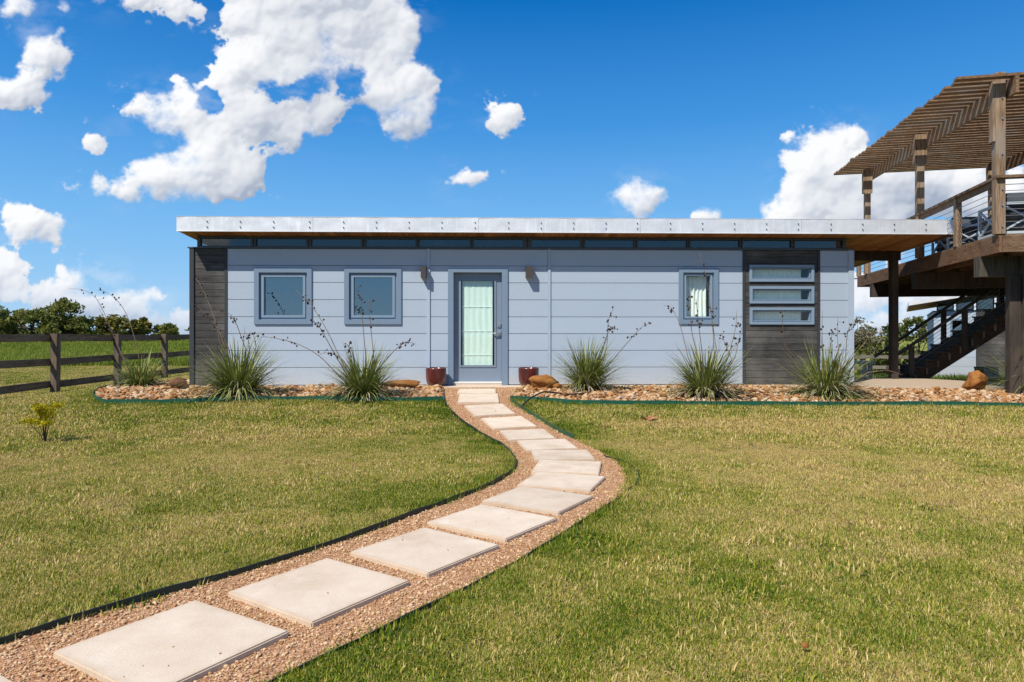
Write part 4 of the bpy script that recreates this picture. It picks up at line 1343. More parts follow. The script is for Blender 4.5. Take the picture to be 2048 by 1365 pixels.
def dk(s, v, z): return tuple(U * s + VV * v + Vector((0, 0, z)))      # local to the deck's own corner


deck = empty('raised_deck', D0, 'brown timber raised deck with slatted pergola and stairs right of the house', 'deck')
LEN, WID, DZ = 8.03, 4.2, 2.50


def dpart(mb, name, mat, parent=deck, smooth=False):
    return mb.build(name, mat, parent, (0, 0, 0), smooth)


def dbeam(name, a, b, w, h, mat, parent=deck):
    m = MB(); m.beam(a, b, w, h); return dpart(m, name, mat, parent)


# floor boards run across, shared mesh
m = MB(); m.beam(dk(0, -0.02, 0), dk(0, WID, 0), 0.136, 0.034)
fb = dpart(m, 'floor_board', M_DECKUP_X); nfb = 57
for i in range(nfb):
    c = fb if i == 0 else fb.copy()
    if i: COL.objects.link(c); c.parent = deck
    c.location = U * (0.07 + i * 0.141) + Vector((0, 0, DZ - 0.012))
# rim, joists, carrying beams
dbeam('rim_board', dk(-0.02, 0, DZ - .155), dk(LEN, 0, DZ - .155), 0.045, 0.25, M_RIM)
dbeam('rim_board', dk(0.0, 0.03, DZ - .155), dk(0.0, WID, DZ - .155), 0.045, 0.25, M_DECKUP_X)
dbeam('rim_board', dk(LEN - .02, 0.03, DZ - .155), dk(LEN - .02, WID, DZ - .155), 0.045, 0.25, M_RIM)
dbeam('rim_board', dk(0.03, WID, DZ - .155), dk(LEN - .05, WID, DZ - .155), 0.045, 0.25, M_RIM)
for i in range(1, 10):
    v = i * 0.41
    dbeam('joist', dk(0.03, v, DZ - .15), dk(LEN - .05, v, DZ - .15), 0.045, 0.236, M_RIM)
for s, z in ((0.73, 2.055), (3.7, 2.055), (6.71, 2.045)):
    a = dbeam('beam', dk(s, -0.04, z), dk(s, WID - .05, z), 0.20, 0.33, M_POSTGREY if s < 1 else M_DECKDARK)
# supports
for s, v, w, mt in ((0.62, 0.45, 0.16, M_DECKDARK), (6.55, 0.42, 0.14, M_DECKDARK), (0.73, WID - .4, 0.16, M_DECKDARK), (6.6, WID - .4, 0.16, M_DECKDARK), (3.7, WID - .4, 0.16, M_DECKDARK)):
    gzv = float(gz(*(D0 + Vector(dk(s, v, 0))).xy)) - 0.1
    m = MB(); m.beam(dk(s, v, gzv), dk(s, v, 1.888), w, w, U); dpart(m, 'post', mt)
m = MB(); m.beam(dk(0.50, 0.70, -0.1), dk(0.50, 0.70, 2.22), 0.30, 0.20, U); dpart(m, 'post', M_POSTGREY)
m = MB(); m.beam(dk(0.39, 0.67, 1.62), dk(0.39, 0.67, 2.16), 0.22, 0.028, U); dpart(m, 'post_cladding_board', M_DECKDARK)
# pergola
def prz(s): return 4.90 + 0.0432 * s           # top of the rafters


for v in (0.0, 2.86):
    for s, gap in ((0.05, .1), (3.45, 0), (7.18, 0)):
        top = 5.03 if s < 1 else prz(s) - 0.005
        m = MB(); m.beam(dk(s, v, DZ + .006 if v > 1 else DZ - .25 if False else DZ + .006), dk(s, v, top), 0.135, 0.135, U); dpart(m, 'pergola_post', M_DECKUP_Z)
        for q in (-1, 1):
            if s < 1 and q > 0: continue
            zc0 = prz(s) - (0.95 if s < 1 else 0.62)
            m = MB(); m.beam(dk(s, v + q * 0.090, zc0), dk(s, v + q * 0.090, prz(s) - 0.01), 0.038, 0.135, U); dpart(m, 'cleat_board', M_DECKUP_Z)
    a = Vector(dk(-0.25, v + 0.13, prz(-0.25) - .135)); b = Vector(dk(7.35, v + 0.13, prz(7.35) - .135))
    m = MB(); m.beam(a, b, 0.045, 0.265); dpart(m, 'rafter', M_RIM if v > 1 else M_DECKUP_X)
m = MB(); m.beam(dk(0, -0.66, 0), dk(0, 3.5, 0), 0.140, 0.040)
sl0 = dpart(m, 'pergola_slat', M_SLAT)
ns = 34
for i in range(ns):
    c = sl0 if i == 0 else sl0.copy()
    if i: COL.objects.link(c); c.parent = deck
    s = -0.15 + i * (7.9 / (ns - 1))
    c.location = U * s + VV * (rng.normal() * 0.022) + Vector((0, 0, prz(s) + 0.022))
    c.rotation_euler = (0, 0, rng.normal() * 0.0025)
# railing
RZ = 3.39
for s0, s1 in ((-0.08, LEN + .04),):
    dbeam('handrail', dk(s0, 0.0, RZ), dk(s1, 0.0, RZ), 0.14, 0.042, M_DECKUP_X)
    dbeam('rail_board', dk(s0 + .15, 0.0, RZ - .068), dk(s1 - .1, 0.0, RZ - .068), 0.04, 0.09, M_DECKUP_X)
dbeam('handrail', dk(0.0, 0.075, RZ - .001), dk(0.0, WID, RZ - .001), 0.14, 0.042, M_DECKUP_X)
for s in (1.62, 5.35, 8.0):
    m = MB(); m.beam(dk(s, 0.012, DZ + .006), dk(s, 0.012, RZ - .022), 0.10, 0.10, U); dpart(m, 'rail_post', M_DECKUP_Z)
m = MB(); m.beam(dk(0.05, 1.9, DZ + .006), dk(0.05, 1.9, RZ - .022), 0.10, 0.10, U); dpart(m, 'rail_post', M_DECKUP_Z)
for k in range(8):
    z = DZ + 0.10 + k * 0.097
    m = MB(); m.tube([dk(0.03, 0.0, z), dk(LEN, 0.0, z)], 0.0055, 5); dpart(m, 'cable', M_CABLE)
    m = MB(); m.tube([dk(0.03, 0.07, z), dk(0.03, WID, z)], 0.0055, 5); dpart(m, 'cable', M_CABLE)
# stud bolts on the near post
for z in (2.62, 2.95, 3.2, 3.75, 4.3, 4.62):
    m = MB(); m.tube([dk(-0.04, 0.02, z), dk(-0.018 - .01, 0.02, z)], 0.012, 8); dpart(m, 'bolt', M_STEEL)

# stairs rise to the right under the deck
stair = MB()
rise, run, sw, s0_ = 0.1566, 0.218, 0.98, 4.32
def nose(v): return 0.092 + (v + 0.04) * rise / run          # line of the tread noses
for q in (0.0, sw):
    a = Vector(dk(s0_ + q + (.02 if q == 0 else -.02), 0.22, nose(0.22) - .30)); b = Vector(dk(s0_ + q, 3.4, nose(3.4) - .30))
    mm = MB(); mm.beam(a, b, 0.05, 0.29); dpart(mm, 'stair_stringer', M_STRINGERSHADE if q == 0 else M_DECKDARK)
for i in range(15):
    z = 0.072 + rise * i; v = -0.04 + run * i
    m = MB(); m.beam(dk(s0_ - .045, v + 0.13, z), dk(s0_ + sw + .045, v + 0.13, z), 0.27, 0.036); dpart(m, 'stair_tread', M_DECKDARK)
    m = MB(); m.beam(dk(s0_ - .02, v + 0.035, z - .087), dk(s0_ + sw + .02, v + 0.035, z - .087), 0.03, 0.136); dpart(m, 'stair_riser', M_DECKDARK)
    for q in (-0.025, sw + .025):
        m = MB(); m.beam(dk(s0_ + q, v + 0.22, z - .087), dk(s0_ + q, v + 0.255, z - .087), 0.04, 0.136); dpart(m, 'tread_bracket', M_DECKUP_X)
for q in (-0.075, sw + 0.075):
    def rl(v): return (0.593 + .757 * (v + .05)) if q < 0 else (0.557 + .757 * (v + .13))
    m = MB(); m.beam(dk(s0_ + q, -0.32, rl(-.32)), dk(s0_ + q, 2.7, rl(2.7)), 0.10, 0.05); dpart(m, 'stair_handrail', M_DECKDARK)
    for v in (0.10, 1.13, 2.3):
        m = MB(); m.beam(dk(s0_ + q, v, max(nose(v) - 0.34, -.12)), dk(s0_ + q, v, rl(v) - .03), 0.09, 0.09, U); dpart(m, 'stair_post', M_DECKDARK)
    for k in range(5):
        m = MB(); zo = 0.10 + k * 0.085
        m.tube([dk(s0_ + q, .1, rl(.1) - zo), dk(s0_ + q, 2.6, rl(2.6) - zo)], 0.004, 4); dpart(m, 'cable', M_CABLE)


# deck armchairs
def deck_chair(s, v, label):
    e = empty('deck_chair', D0 + Vector(dk(s, v, DZ + .006)), label, 'chair', 'grey cross-framed chairs on the deck')
    e.rotation_euler = (0, 0, math.atan2(U.y, U.x) - math.pi / 2)
    w, d, h = 0.74, 0.80, 0.56
    for q in (0, w):
        m = MB(); t = 0.04
        m.box(q, q + t, 0, t, 0, h); m.box(q, q + t, d - t, d, 0, h)
        m.box(q, q + t, t, d - t, h - t, h); m.box(q, q + t, t, d - t, 0.05, 0.05 + t)
        m.beam((q + t / 2, t, 0.09), (q + t / 2, d - t, h - t), 0.025, 0.03); m.beam((q + t / 2 + .003, t, h - t), (q + t / 2 + .003, d - t, 0.09), 0.024, 0.03)
        m.build('side_frame', M_CHAIR, e)
    m = MB(); m.box(.04, w, .0, .04, 0.52, .559); m.box(.04, w, .0, .04, 0.05, 0.09); m.beam((.04, .02, .09), (w, .02, .52), 0.025, 0.03, (0, 1, 0)); m.beam((.04, .023, .52), (w, .023, .09), 0.025, 0.03, (0, 1, 0)); m.build('back_frame', M_CHAIR, e)
    for nm, a in (('seat_cushion', (.05, w - .01, .06, d, .26, .42)), ('lower_cushion', (.05, w - .01, .06, d - .02, .10, .25)), ('back_cushion', (.10, w - .06, .05, .22, .425, .72))):
        bm = bmesh.new(); bmesh.ops.create_cube(bm, size=1)
        for vv in bm.verts: vv.co = ((a[0] + a[1]) / 2 + vv.co.x * (a[1] - a[0]), (a[2] + a[3]) / 2 + vv.co.y * (a[3] - a[2]), (a[4] + a[5]) / 2 + vv.co.z * (a[5] - a[4]))
        bmesh.ops.bevel(bm, geom=bm.edges[:], offset=0.04, segments=3, affect='EDGES')
        me = bpy.data.meshes.new(nm); bm.to_mesh(me); bm.free(); me.materials.append(M_CUSH if nm == 'back_cushion' else M_CUSH2)
        me.polygons.foreach_set('use_smooth', [True] * len(me.polygons))
        link(nm, me, e)
    return e


deck_chair(0.38, 0.16, 'grey armchair with a charcoal back cushion beside the nearest deck post')
deck_chair(2.75, 0.25, 'grey armchair further along the deck, seen under the roof corner')

# white bench, stone block
e = empty('bench', (8.3, 3.05, float(gz(8.6, 3.1))), 'white bench end peeping out beyond the right corner of the house', 'bench')
bz = e.location.z
part(bx(8.02, 8.93, 2.9, 3.3, 0.24, 0.31), 'seat', M_WHITE, e)
for x in (8.08, 8.82):
    for y in (2.95, 3.2): part(bx(x, x + .08, y, y + .07, bz, 0.239), 'leg', M_WHITE, e)
bm = bmesh.new(); bmesh.ops.create_cube(bm, size=1)
for v in bm.verts: v.co = (v.co.x * .34, v.co.y * .3, v.co.z * .32)
bmesh.ops.subdivide_edges(bm, edges=bm.edges[:], cuts=4, use_grid_fill=True)
for v in bm.verts: v.co += Vector(rng.normal(size=3)) * 0.006
me = bpy.data.meshes.new('stone_block'); bm.to_mesh(me); bm.free(); me.materials.append(M_BLOCK)
o = link('stone_block', me); o.location = (10.85, 1.9, float(gz(10.85, 1.9)) + .15)
tag(o, 'mottled square stone block on the ground under the deck', 'stone block')


# ------------------------------------------------------------------ second house in the distance
hx, hy, hz = 15.0, 10.03, -0.75
h2 = empty('house', (hx, hy, hz), 'small blue-grey house with sloping roof, far off behind the deck stairs', 'house', rz=R(-31))
W2, D2 = 5.2, 6.0
def r2(x): return 1.93 + 0.165 * (x - 14.3)
m = MB(); m.box(hx + .02, hx + W2, hy + .015, hy + D2, hz - .3, 1.72)
w2 = part(m, 'wall', M_SHEATH, h2)
WIN2 = (15.47, 15.92, 0.80, 1.47)
for k in range(8):
    z0 = hz + k * 0.311; z1 = min(z0 + 0.305, 1.72)
    for g in cut_rects(hx, 16.19, z0, z1, [WIN2]):
        mm = MB()
        for a, b, c, d in g: mm.box(a, b, hy, hy + .014, c, d)
        part(mm, 'siding_board', M_SIDING, w2)
    part(bx(17.35, hx + W2, hy, hy + .014, z0, z1), 'siding_board', M_SIDING, w2)
    part(bx(hx, hx + .014, hy + .016, hy + D2, z0, z1), 'siding_board', M_SIDING, w2)
for k in range(20):
    z0 = hz + k * 0.1244
    part(bx(16.25, 17.30, hy + .001, hy + .0145, z0, z0 + .118), 'dark_board', M_DARKBOARD, w2)
for a, b in ((16.192, 16.248), (17.302, 17.348)): part(bx(a, b, hy - .01, hy + .0145, hz, 1.72), 'trim_strip', M_DARKTRIM, w2)
mm = MB(); ring(mm, *WIN2, 0.06, hy - .02, hy + .0148); wn = part(mm, 'window', M_TRIM, h2)
part(bx(WIN2[0] + .055, WIN2[1] - .055, hy + .002, hy + .008, WIN2[2] + .055, WIN2[3] - .055), 'pane', glass_mat("far_glass", (0.1, 0.14, 0.2), 0.25), wn)
part(bx(hx - .03, hx + W2, hy - .02, hy + D2, 1.722, 1.75), 'sill_cap', M_CLER, h2)
for k in range(9):
    xa = hx + .08 + k * 0.56; xb = xa + 0.50
    mm = MB(); za, zb = r2(xa) - .02, r2(xb) - .02
    for (p0, p1, q0, q1) in ((xa, xa + .04, za, za), (xb - .04, xb, zb - .005, zb - .005)):
        mm.box(p0, p1, hy + .03, hy + .09, 1.752, q0)
    mm.box(xa + .041, xb - .041, hy + .03, hy + .09, 1.752, 1.785)
    f = part(mm, 'clerestory_window', M_CLER, h2)
    mm = MB(); mm.quad_box([(xa + .041, hy + .05, 1.786), (xb - .041, hy + .05, 1.786), (xb - .041, hy + .056, 1.786), (xa + .041, hy + .056, 1.786), (xa + .041, hy + .05, za), (xb - .041, hy + .05, zb), (xb - .041, hy + .056, zb), (xa + .041, hy + .056, za)])
    part(mm, 'pane', glass_mat("far_clerestory_glass", (0.35, 0.45, 0.5), 0.3), f)
mm = MB()
x0, x1, y0, y1 = 14.25, 20.8, hy - .45, hy + D2 + .4
mm.quad_box([(x0, y0, r2(x0)), (x1, y0, r2(x1)), (x1, y1, r2(x1)), (x0, y1, r2(x0)), (x0, y0, r2(x0) + .14), (x1, y0, r2(x1) + .14), (x1, y1, r2(x1) + .14), (x0, y1, r2(x0) + .14)])
rf = part(mm, 'roof', M_GALV, h2)
mm = MB()
mm.quad_box([(x0 + .02, y0 + .02, r2(x0) - .012), (x1, y0 + .02, r2(x1) - .012), (x1, y1, r2(x1) - .012), (x0 + .02, y1, r2(x0) - .012), (x0 + .02, y0 + .02, r2(x0) - .002), (x1, y0 + .02, r2(x1) - .002), (x1, y1, r2(x1) - .002), (x0 + .02, y1, r2(x0) - .002)])
part(mm, 'soffit', M_SOFFIT, rf)

# ------------------------------------------------------------------ fences
f1 = empty('rail_fence', (-9.43, 4.35, -0.32), 'dark three-rail timber fence left of the house, running away from the camera', 'fence', 'timber rail fences')
ys = [1.93 + 2.42 * i for i in range(-3, 7)]
for i, y in enumerate(ys):
    lx, ly = rng.normal() * .012, rng.normal() * .02
    m = MB(); m.beam((-9.36, y, -0.45), (-9.36 + lx, y + ly, 0.955), 0.14, 0.13, (1, 0, 0)); part(m, 'post', M_FENCEPOST, f1)
for y0, y1 in zip(ys[:-1], ys[1:]):
    for z in (0.865, 0.355, -0.135):
        j0, j1 = rng.normal() * .012, rng.normal() * .012
        m = MB(); m.beam((-9.452, y0 + .004, z + j0), (-9.452, y1 - .004, z + j1), 0.04, 0.15); part(m, 'rail', M_FENCE, f1)
f2 = empty('rail_fence', (17, 17.7, -1.25), 'weathered grey rail fence far behind the patio, seen under the deck', 'fence', 'timber rail fences')
xs = [9.5 + 2.42 * i for i in range(10)]
for x in xs:
    zb = float(gz(x, 17.7)); m = MB(); m.beam((x, 17.7, zb - .1), (x, 17.7, 0.05), 0.13, 0.13, (0, 1, 0)); part(m, 'post', M_FENCEGREY, f2)
for x0, x1 in zip(xs[:-1], xs[1:]):
    for z in (-0.06, -0.54, -0.99):
        m = MB(); m.beam((x0, 17.61, z + rng.normal() * .01), (x1, 17.61, z + rng.normal() * .01 - .02), 0.04, 0.15); part(m, 'rail', M_FENCEGREY, f2)


# ------------------------------------------------------------------ trees and bushes
def tree(name, x, y, h, w, mat, label, cat, seed, nleaf=2200, clumps=26, low=0.1, leaf=0.13, trunk=0.07, shape=1.0, group=None, limbs=7, sparse=0.30):
    r = np.random.default_rng(seed)
    z0 = float(gz(x, y))
    e = empty(name, (x, y, z0), label, cat, group)
    m = MB()
    m.tube([(0, 0, -0.1), (0.05 * w, 0, h * 0.25), (0.02 * w, 0.03, h * 0.5), (0, 0, h * 0.75)], [trunk, trunk * .8, trunk * .55, trunk * .2], 7)
    C = []
    for i in range(clumps):
        a = r.random() * 6.283; zz = low + (1 - low) * r.random()
        rad = w / 2 * math.sqrt(r.random()) * (math.sin(math.pi * min(1, (0.18 + 0.82 * zz)) ** shape) * 0.75 + 0.35)
        C.append((rad * math.cos(a), rad * math.sin(a), h * zz * 0.93))
    for i in range(limbs):
        c = C[i]
        t = 0.2 + 0.4 * r.random()
        m.tube([(0.03 * w * t, 0, h * t * .8), (c[0] * .5, c[1] * .5, (h * t * .8 + c[2]) / 2 + .05 * h), c], [trunk * .5, trunk * .32, trunk * .1], 5)
    m.build('trunk', M_BARK, e, smooth=True)
    ci = r.integers(0, clumps, nleaf)
    cs = np.array(C)[ci]
    cr = (0.10 + 0.12 * r.random(clumps))[ci] * (w + h) / 2 * (0.55 + sparse)
    dirs = r.normal(size=(nleaf, 3)); dirs /= np.linalg.norm(dirs, axis=1)[:, None]
    P = cs + dirs * (cr * r.random(nleaf) ** 0.45)[:, None] * np.array([1, 1, .75])
    P[:, 2] = np.clip(P[:, 2], 0.05, h * 1.05)
    a = r.normal(size=(nleaf, 3)); a /= np.linalg.norm(a, axis=1)[:, None]
    b = np.cross(a, r.normal(size=(nleaf, 3))); b /= np.linalg.norm(b, axis=1)[:, None]
    L = (leaf * (0.6 + 0.8 * r.random(nleaf)))[:, None]
    Vx = np.stack([P - a * L, P + b * L * .45, P + a * L, P - b * L * .45], 1).reshape(-1, 3)
    clt = r.random(clumps)[ci]
    tint = np.clip(0.5 * clt + 0.35 * r.random(nleaf) + 0.25 * (P[:, 2] / h - 0.4), 0, 1)
    me = np_mesh('crown', Vx, np.arange(nleaf * 4).reshape(-1, 4), mat, np.repeat(tint, 4))
    link('crown', me, e)
    return e


GL = 'trees beyond the left fence'
TL = [  # x, y, h, w, kind, label
    (-29.5, 27, 2.75, 3.4, M_TREE, 'dark rounded tree at the left edge of the photo beyond the fence', 1.0),
    (-27.3, 28, 2.05, 3.0, M_TREE, 'low dark green bush between the leftmost tree and the airy tall tree', 1.0),
    (-26.2, 30, 3.2, 2.4, M_TREE, 'airy taller tree rising above the dark bushes beyond the fence', 1.25),
    (-25.6, 29, 1.75, 2.8, M_TREE, 'dark low bush right below the airy tall tree', 1.0),
    (-23.2, 29, 1.70, 3.0, M_TREEY, 'yellow-green bush in the middle of the row beyond the fence', 1.0),
    (-21.6, 29, 1.55, 2.6, M_TREEY, 'bush turning yellow beside the bowed yucca stalks', 1.0),
    (-19.9, 29, 1.15, 1.8, M_TREE, 'dark bush at the right end of the row beyond the fence', 1.0),
]
for k, (x, y, h, w, mt, lab, sp) in enumerate(TL):
    tall = h > 4
    tree('tree' if tall else 'bush', x, y, h, w, mt, lab, 'tree' if tall else 'bush', 300 + k, 900 if tall else 2600, 30, 0.45 if tall else 0.06, 0.12, group=GL, sparse=0.15 if tall else 0.35)
for k, (x, y, h, w) in enumerate([(-33, 32, 2.5, 4), (-30.5, 33, 2.1, 4), (-29, 35, 1.8, 4.5)]):
    tree('bush', x, y, h, w, M_TREE, ['dark bush in the second row behind the leftmost tree', 'dark bush in the second row left of the airy tall tree', 'broad dark bush in the second row behind the yellow-green ones'][k], 'bush', 330 + k, 2000, 24, 0.06, 0.14, group=GL)


def scrub(x, y, h, label, seed, nb=9, leaves=60):
    r = np.random.default_rng(seed)
    z0 = float(gz(x, y)); e = empty('dead_shrub', (x, y, z0), label, 'shrub', 'bare shrubs beyond the fence')
    m = MB()
    for i in range(nb):
        a = r.random() * 6.28; t = 0.25 + .5 * r.random(); hh = h * (0.6 + .4 * r.random())
        p = [(0, 0, 0), (math.cos(a) * t * .4, math.sin(a) * t * .4, hh * .5), (math.cos(a) * t + r.normal() * .08, math.sin(a) * t, hh)]
        m.tube(p, [.025, .017, .006], 4)
        for _ in range(3):
            q = np.array(p[1]) + (np.array(p[2]) - np.array(p[1])) * r.random()
            m.tube([q, q + np.array([r.normal() * .18, r.normal() * .18, .12 + .2 * r.random()])], [.01, .004], 4)
    m.build('branches', M_BARK, e)
    if leaves:
        P = np.stack([r.normal(size=leaves) * .4, r.normal(size=leaves) * .4, h * (.2 + .5 * r.random(leaves))], 1)
        a = r.normal(size=(leaves, 3)) * .05; b = r.normal(size=(leaves, 3)) * .05
        me = np_mesh('leaves', np.stack([P - a, P - b, P + a, P + b], 1).reshape(-1, 3), np.arange(leaves * 4).reshape(-1, 4), M_TREE, np.repeat(r.random(leaves), 4))
        link('leaves', me, e)


scrub(-15.4, 24, 1.75, 'bare branching shrub behind the second fence post', 401, 11, 420)
scrub(-14.4, 24.5, 1.4, 'thin grey shrub right of the bare branching shrub', 402, 8, 200)
scrub(-12.7, 24, 1.2, 'small dead shrub showing above the top rail at the third fence post', 403, 7, 0)
scrub(-11.6, 24, 1.05, 'dead shrub above the top rail close to the house corner', 404, 6, 0)

GR = 'trees behind the patio'
tree('bush', 16.6, 21.5, 3.0, 3.2, M_BUSHR, 'yellow-green bush just right of the house corner behind the fence', 'bush', 501, 2800, 28, 0.05, 0.10, group=GR)
tree('bush', 18.6, 23, 2.6, 3.0, M_BUSHR, 'green bush behind the carport post', 'bush', 502, 2600, 26, 0.05, 0.10, group=GR)
tree('tree', 19.2, 22.4, 3.4, 2.2, M_TREEP, 'pale half-bare tree behind the carport post', 'tree', 503, 700, 26, 0.45, 0.09, group=GR, sparse=.1)
tree('bush', 21.4, 24.0, 3.1, 3.6, M_BUSHR, 'green bush behind the foot of the deck stairs', 'bush', 504, 3200, 28, 0.05, 0.11, group=GR)
tree('bush', 24.2, 25.5, 3.4, 3.4, M_BUSHR, 'green bush left of the far blue-grey house', 'bush', 505, 3000, 28, 0.05, 0.11, group=GR)

# young golden shrub on the lawn
gx_, gy_ = -5.08, -5.02; g0 = float(gz(gx_, gy_))
e = empty('golden_shrub', (gx_, gy_, g0), 'small yellow-leaved shrub alone on the left lawn', 'shrub')
m = MB(); r = np.random.default_rng(9); tips = []
for i in range(11):
    a = r.random() * 6.28; t = 0.04 + .11 * r.random(); hh = 0.21 + .19 * r.random() 
    tip = (math.cos(a) * t - .01, math.sin(a) * t, hh); tips.append(tip)
    m.tube([(0, 0, 0), (tip[0] * .35, tip[1] * .35, hh * .5), tip], [.006, .004, .002], 5)
m.build('stems', paint("dark_twig", (0.05, 0.035, 0.03), 0.8), e)
n = 2600; T = np.array(tips)[r.integers(0, len(tips), n)]
P = T + r.normal(size=(n, 3)) * np.array([.030, .030, .014]) + np.array([0, 0, .02])
a = r.normal(size=(n, 3)) * .008; b = r.normal(size=(n, 3)) * .007 + np.array([0, 0, .022])
me = np_mesh('foliage', np.stack([P - a, P + b * .3 - b * .0, P + a, P + b], 1).reshape(-1, 3), np.arange(n * 4).reshape(-1, 4), M_GOLD, np.repeat(r.random(n), 4))
link('foliage', me, e)

# dead leaf curl and a small pebble on the right lawn
m = MB()
c = Vector((2.04, -3.89, float(gz(2.04, -3.89)) + .02))
for i in range(9):
    a = -0.4 + i * 0.42 + rng.normal() * .1; L = .10 + .06 * rng.random()
    d = Vector((math.cos(a), math.sin(a) * .7, 0.28 + .25 * rng.random())); s = Vector((-math.sin(a), math.cos(a), 0)) * .022
    b = len(m.v); m.v += [tuple(c), tuple(c + d * L * .5 + s + Vector((0, 0, .02))), tuple(c + d * L), tuple(c + d * L * .5 - s)]
    m.f.append((b, b + 1, b + 2, b + 3))
tag(m.build('dead_leaf', M_DEADLEAF), 'curled brown dead leaf lying on the lawn right of the path', 'leaf')
o = link('small_stone', rock_mesh('small_stone', M_ROCK, .016, .014, .012, 61, 2)); o.location = (1.21, -10.25, float(gz(1.21, -10.25)) + .04)
tag(o, 'tiny orange stone on the grass in the lower right foreground', 'stone')


# ------------------------------------------------------------------ grass and gravel, scattered
def scatter(name, P, rot, scl, dry, protos, tilt=None):
    me = bpy.data.meshes.new(name)
    me.vertices.add(len(P)); me.vertices.foreach_set('co', np.asarray(P, np.float32).ravel())
    for nm, v in (('rotz', rot), ('scl', scl), ('dry', dry)):
        at = me.attributes.new(nm, 'FLOAT', 'POINT'); at.data.foreach_set('value', np.asarray(v, np.float32))
    at = me.attributes.new('pick', 'INT', 'POINT'); at.data.foreach_set('value', rng.integers(0, len(protos), len(P)).astype(np.int32))
    o = link(name, me, kind='stuff')
    ng = bpy.data.node_groups.new(name, 'GeometryNodeTree')
    ng.interface.new_socket('Geometry', in_out='INPUT', socket_type='NodeSocketGeometry')
    ng.interface.new_socket('Geometry', in_out='OUTPUT', socket_type='NodeSocketGeometry')
    G = ng.nodes.new; gi = G('NodeGroupInput'); go = G('NodeGroupOutput')
    jn = G('GeometryNodeJoinGeometry')
    for p in protos:
        oi = G('GeometryNodeObjectInfo'); oi.inputs['Object'].default_value = p; oi.inputs['As Instance'].default_value = True
        ng.links.new(oi.outputs['Geometry'], jn.inputs[0])

    def attr(nm, t='FLOAT'):
        q = G('GeometryNodeInputNamedAttribute'); q.data_type = t; q.inputs['Name'].default_value = nm; return q.outputs['Attribute']
    cx = G('ShaderNodeCombineXYZ'); ng.links.new(attr('rotz'), cx.inputs[2])
    er = G('FunctionNodeEulerToRotation'); ng.links.new(cx.outputs[0], er.inputs[0])
    ip = G('GeometryNodeInstanceOnPoints'); ip.inputs['Pick Instance'].default_value = True
    ng.links.new(gi.outputs[0], ip.inputs['Points']); ng.links.new(jn.outputs[0], ip.inputs['Instance'])
    ng.links.new(attr('pick', 'INT'), ip.inputs['Instance Index']); ng.links.new(er.outputs[0], ip.inputs['Rotation'])
    ng.links.new(attr('scl'), ip.inputs['Scale'])
    ng.links.new(ip.outputs[0], go.inputs[0])
    md = o.modifiers.new('scatter', 'NODES'); md.node_group = ng
    return o


def grass_tuft(name, n, rad, h0, h1, w, mat, seed, flat=0.5):
    r = np.random.default_rng(seed)
    a = r.random(n) * 6.283; rr = rad * np.sqrt(r.random(n))
    B = np.stack([rr * np.cos(a), rr * np.sin(a), np.full(n, -0.004)], 1)
    az = r.random(n) * 6.283
    L = h0 + (h1 - h0) * r.random(n)
    lean = np.clip(np.abs(r.normal(size=n)) * flat + 0.15, 0, 1.35)
    d = np.stack([np.cos(az), np.sin(az), np.zeros(n)], 1); s = np.stack([-np.sin(az), np.cos(az), np.zeros(n)], 1)
    up = np.array([0, 0, 1.0])
    m1 = B + (d * np.sin(lean * .6)[:, None] + up * np.cos(lean * .6)[:, None]) * (L * .55)[:, None]
    tp = m1 + (d * np.sin(lean * 1.25)[:, None] + up * np.cos(lean * 1.25)[:, None]) * (L * .5)[:, None]
    W = (w * (0.7 + .6 * r.random(n)))[:, None]
    V = np.stack([B - s * W, B + s * W, m1 + s * W * .8, m1 - s * W * .8, tp], 1).reshape(-1, 3)
    b = np.arange(n)[:, None] * 5
    me = np_mesh(name, V, b + np.array([[0, 1, 2, 3]]), mat, np.repeat(np.clip(r.random(n) * .9 + .18 * (lean - .6), 0, 1), 5), b + np.array([[3, 2, 4]]))
    return bpy.data.objects.new(name, me)


tuf = [grass_tuft('grass_tuft', 175, 0.085, 0.013, 0.034, 0.0017, M_GRASS, 600 + i, 1.05) for i in range(7)]
tufF = [grass_tuft('coarse_tuft', 120, 0.16, 0.020, 0.050, 0.0042, M_GRASS, 620 + i, 0.72) for i in range(5)]
fld = [grass_tuft('field_tuft', 90, 0.35, 0.10, 0.24, 0.008, M_FIELD, 640 + i, 0.45) for i in range(5)]

OBST = [PATH_POLY, BEDL_POLY, BEDR_POLY]
LINES = [PATH_L, PATH_R, BED_L, BED_R]


def free(x, y, margin):
    k = np.ones(len(x), bool)
    for p in OBST: k &= ~in_poly(x, y, p)
    k &= ~((x > -5.75) & (x < 9.9) & (y > -1.0) & (y < 5.2))
    k &= ~in_poly(x, y, np.array(PATIO))
    for l in LINES: k &= dist_line(x, y, l) > margin
    return k


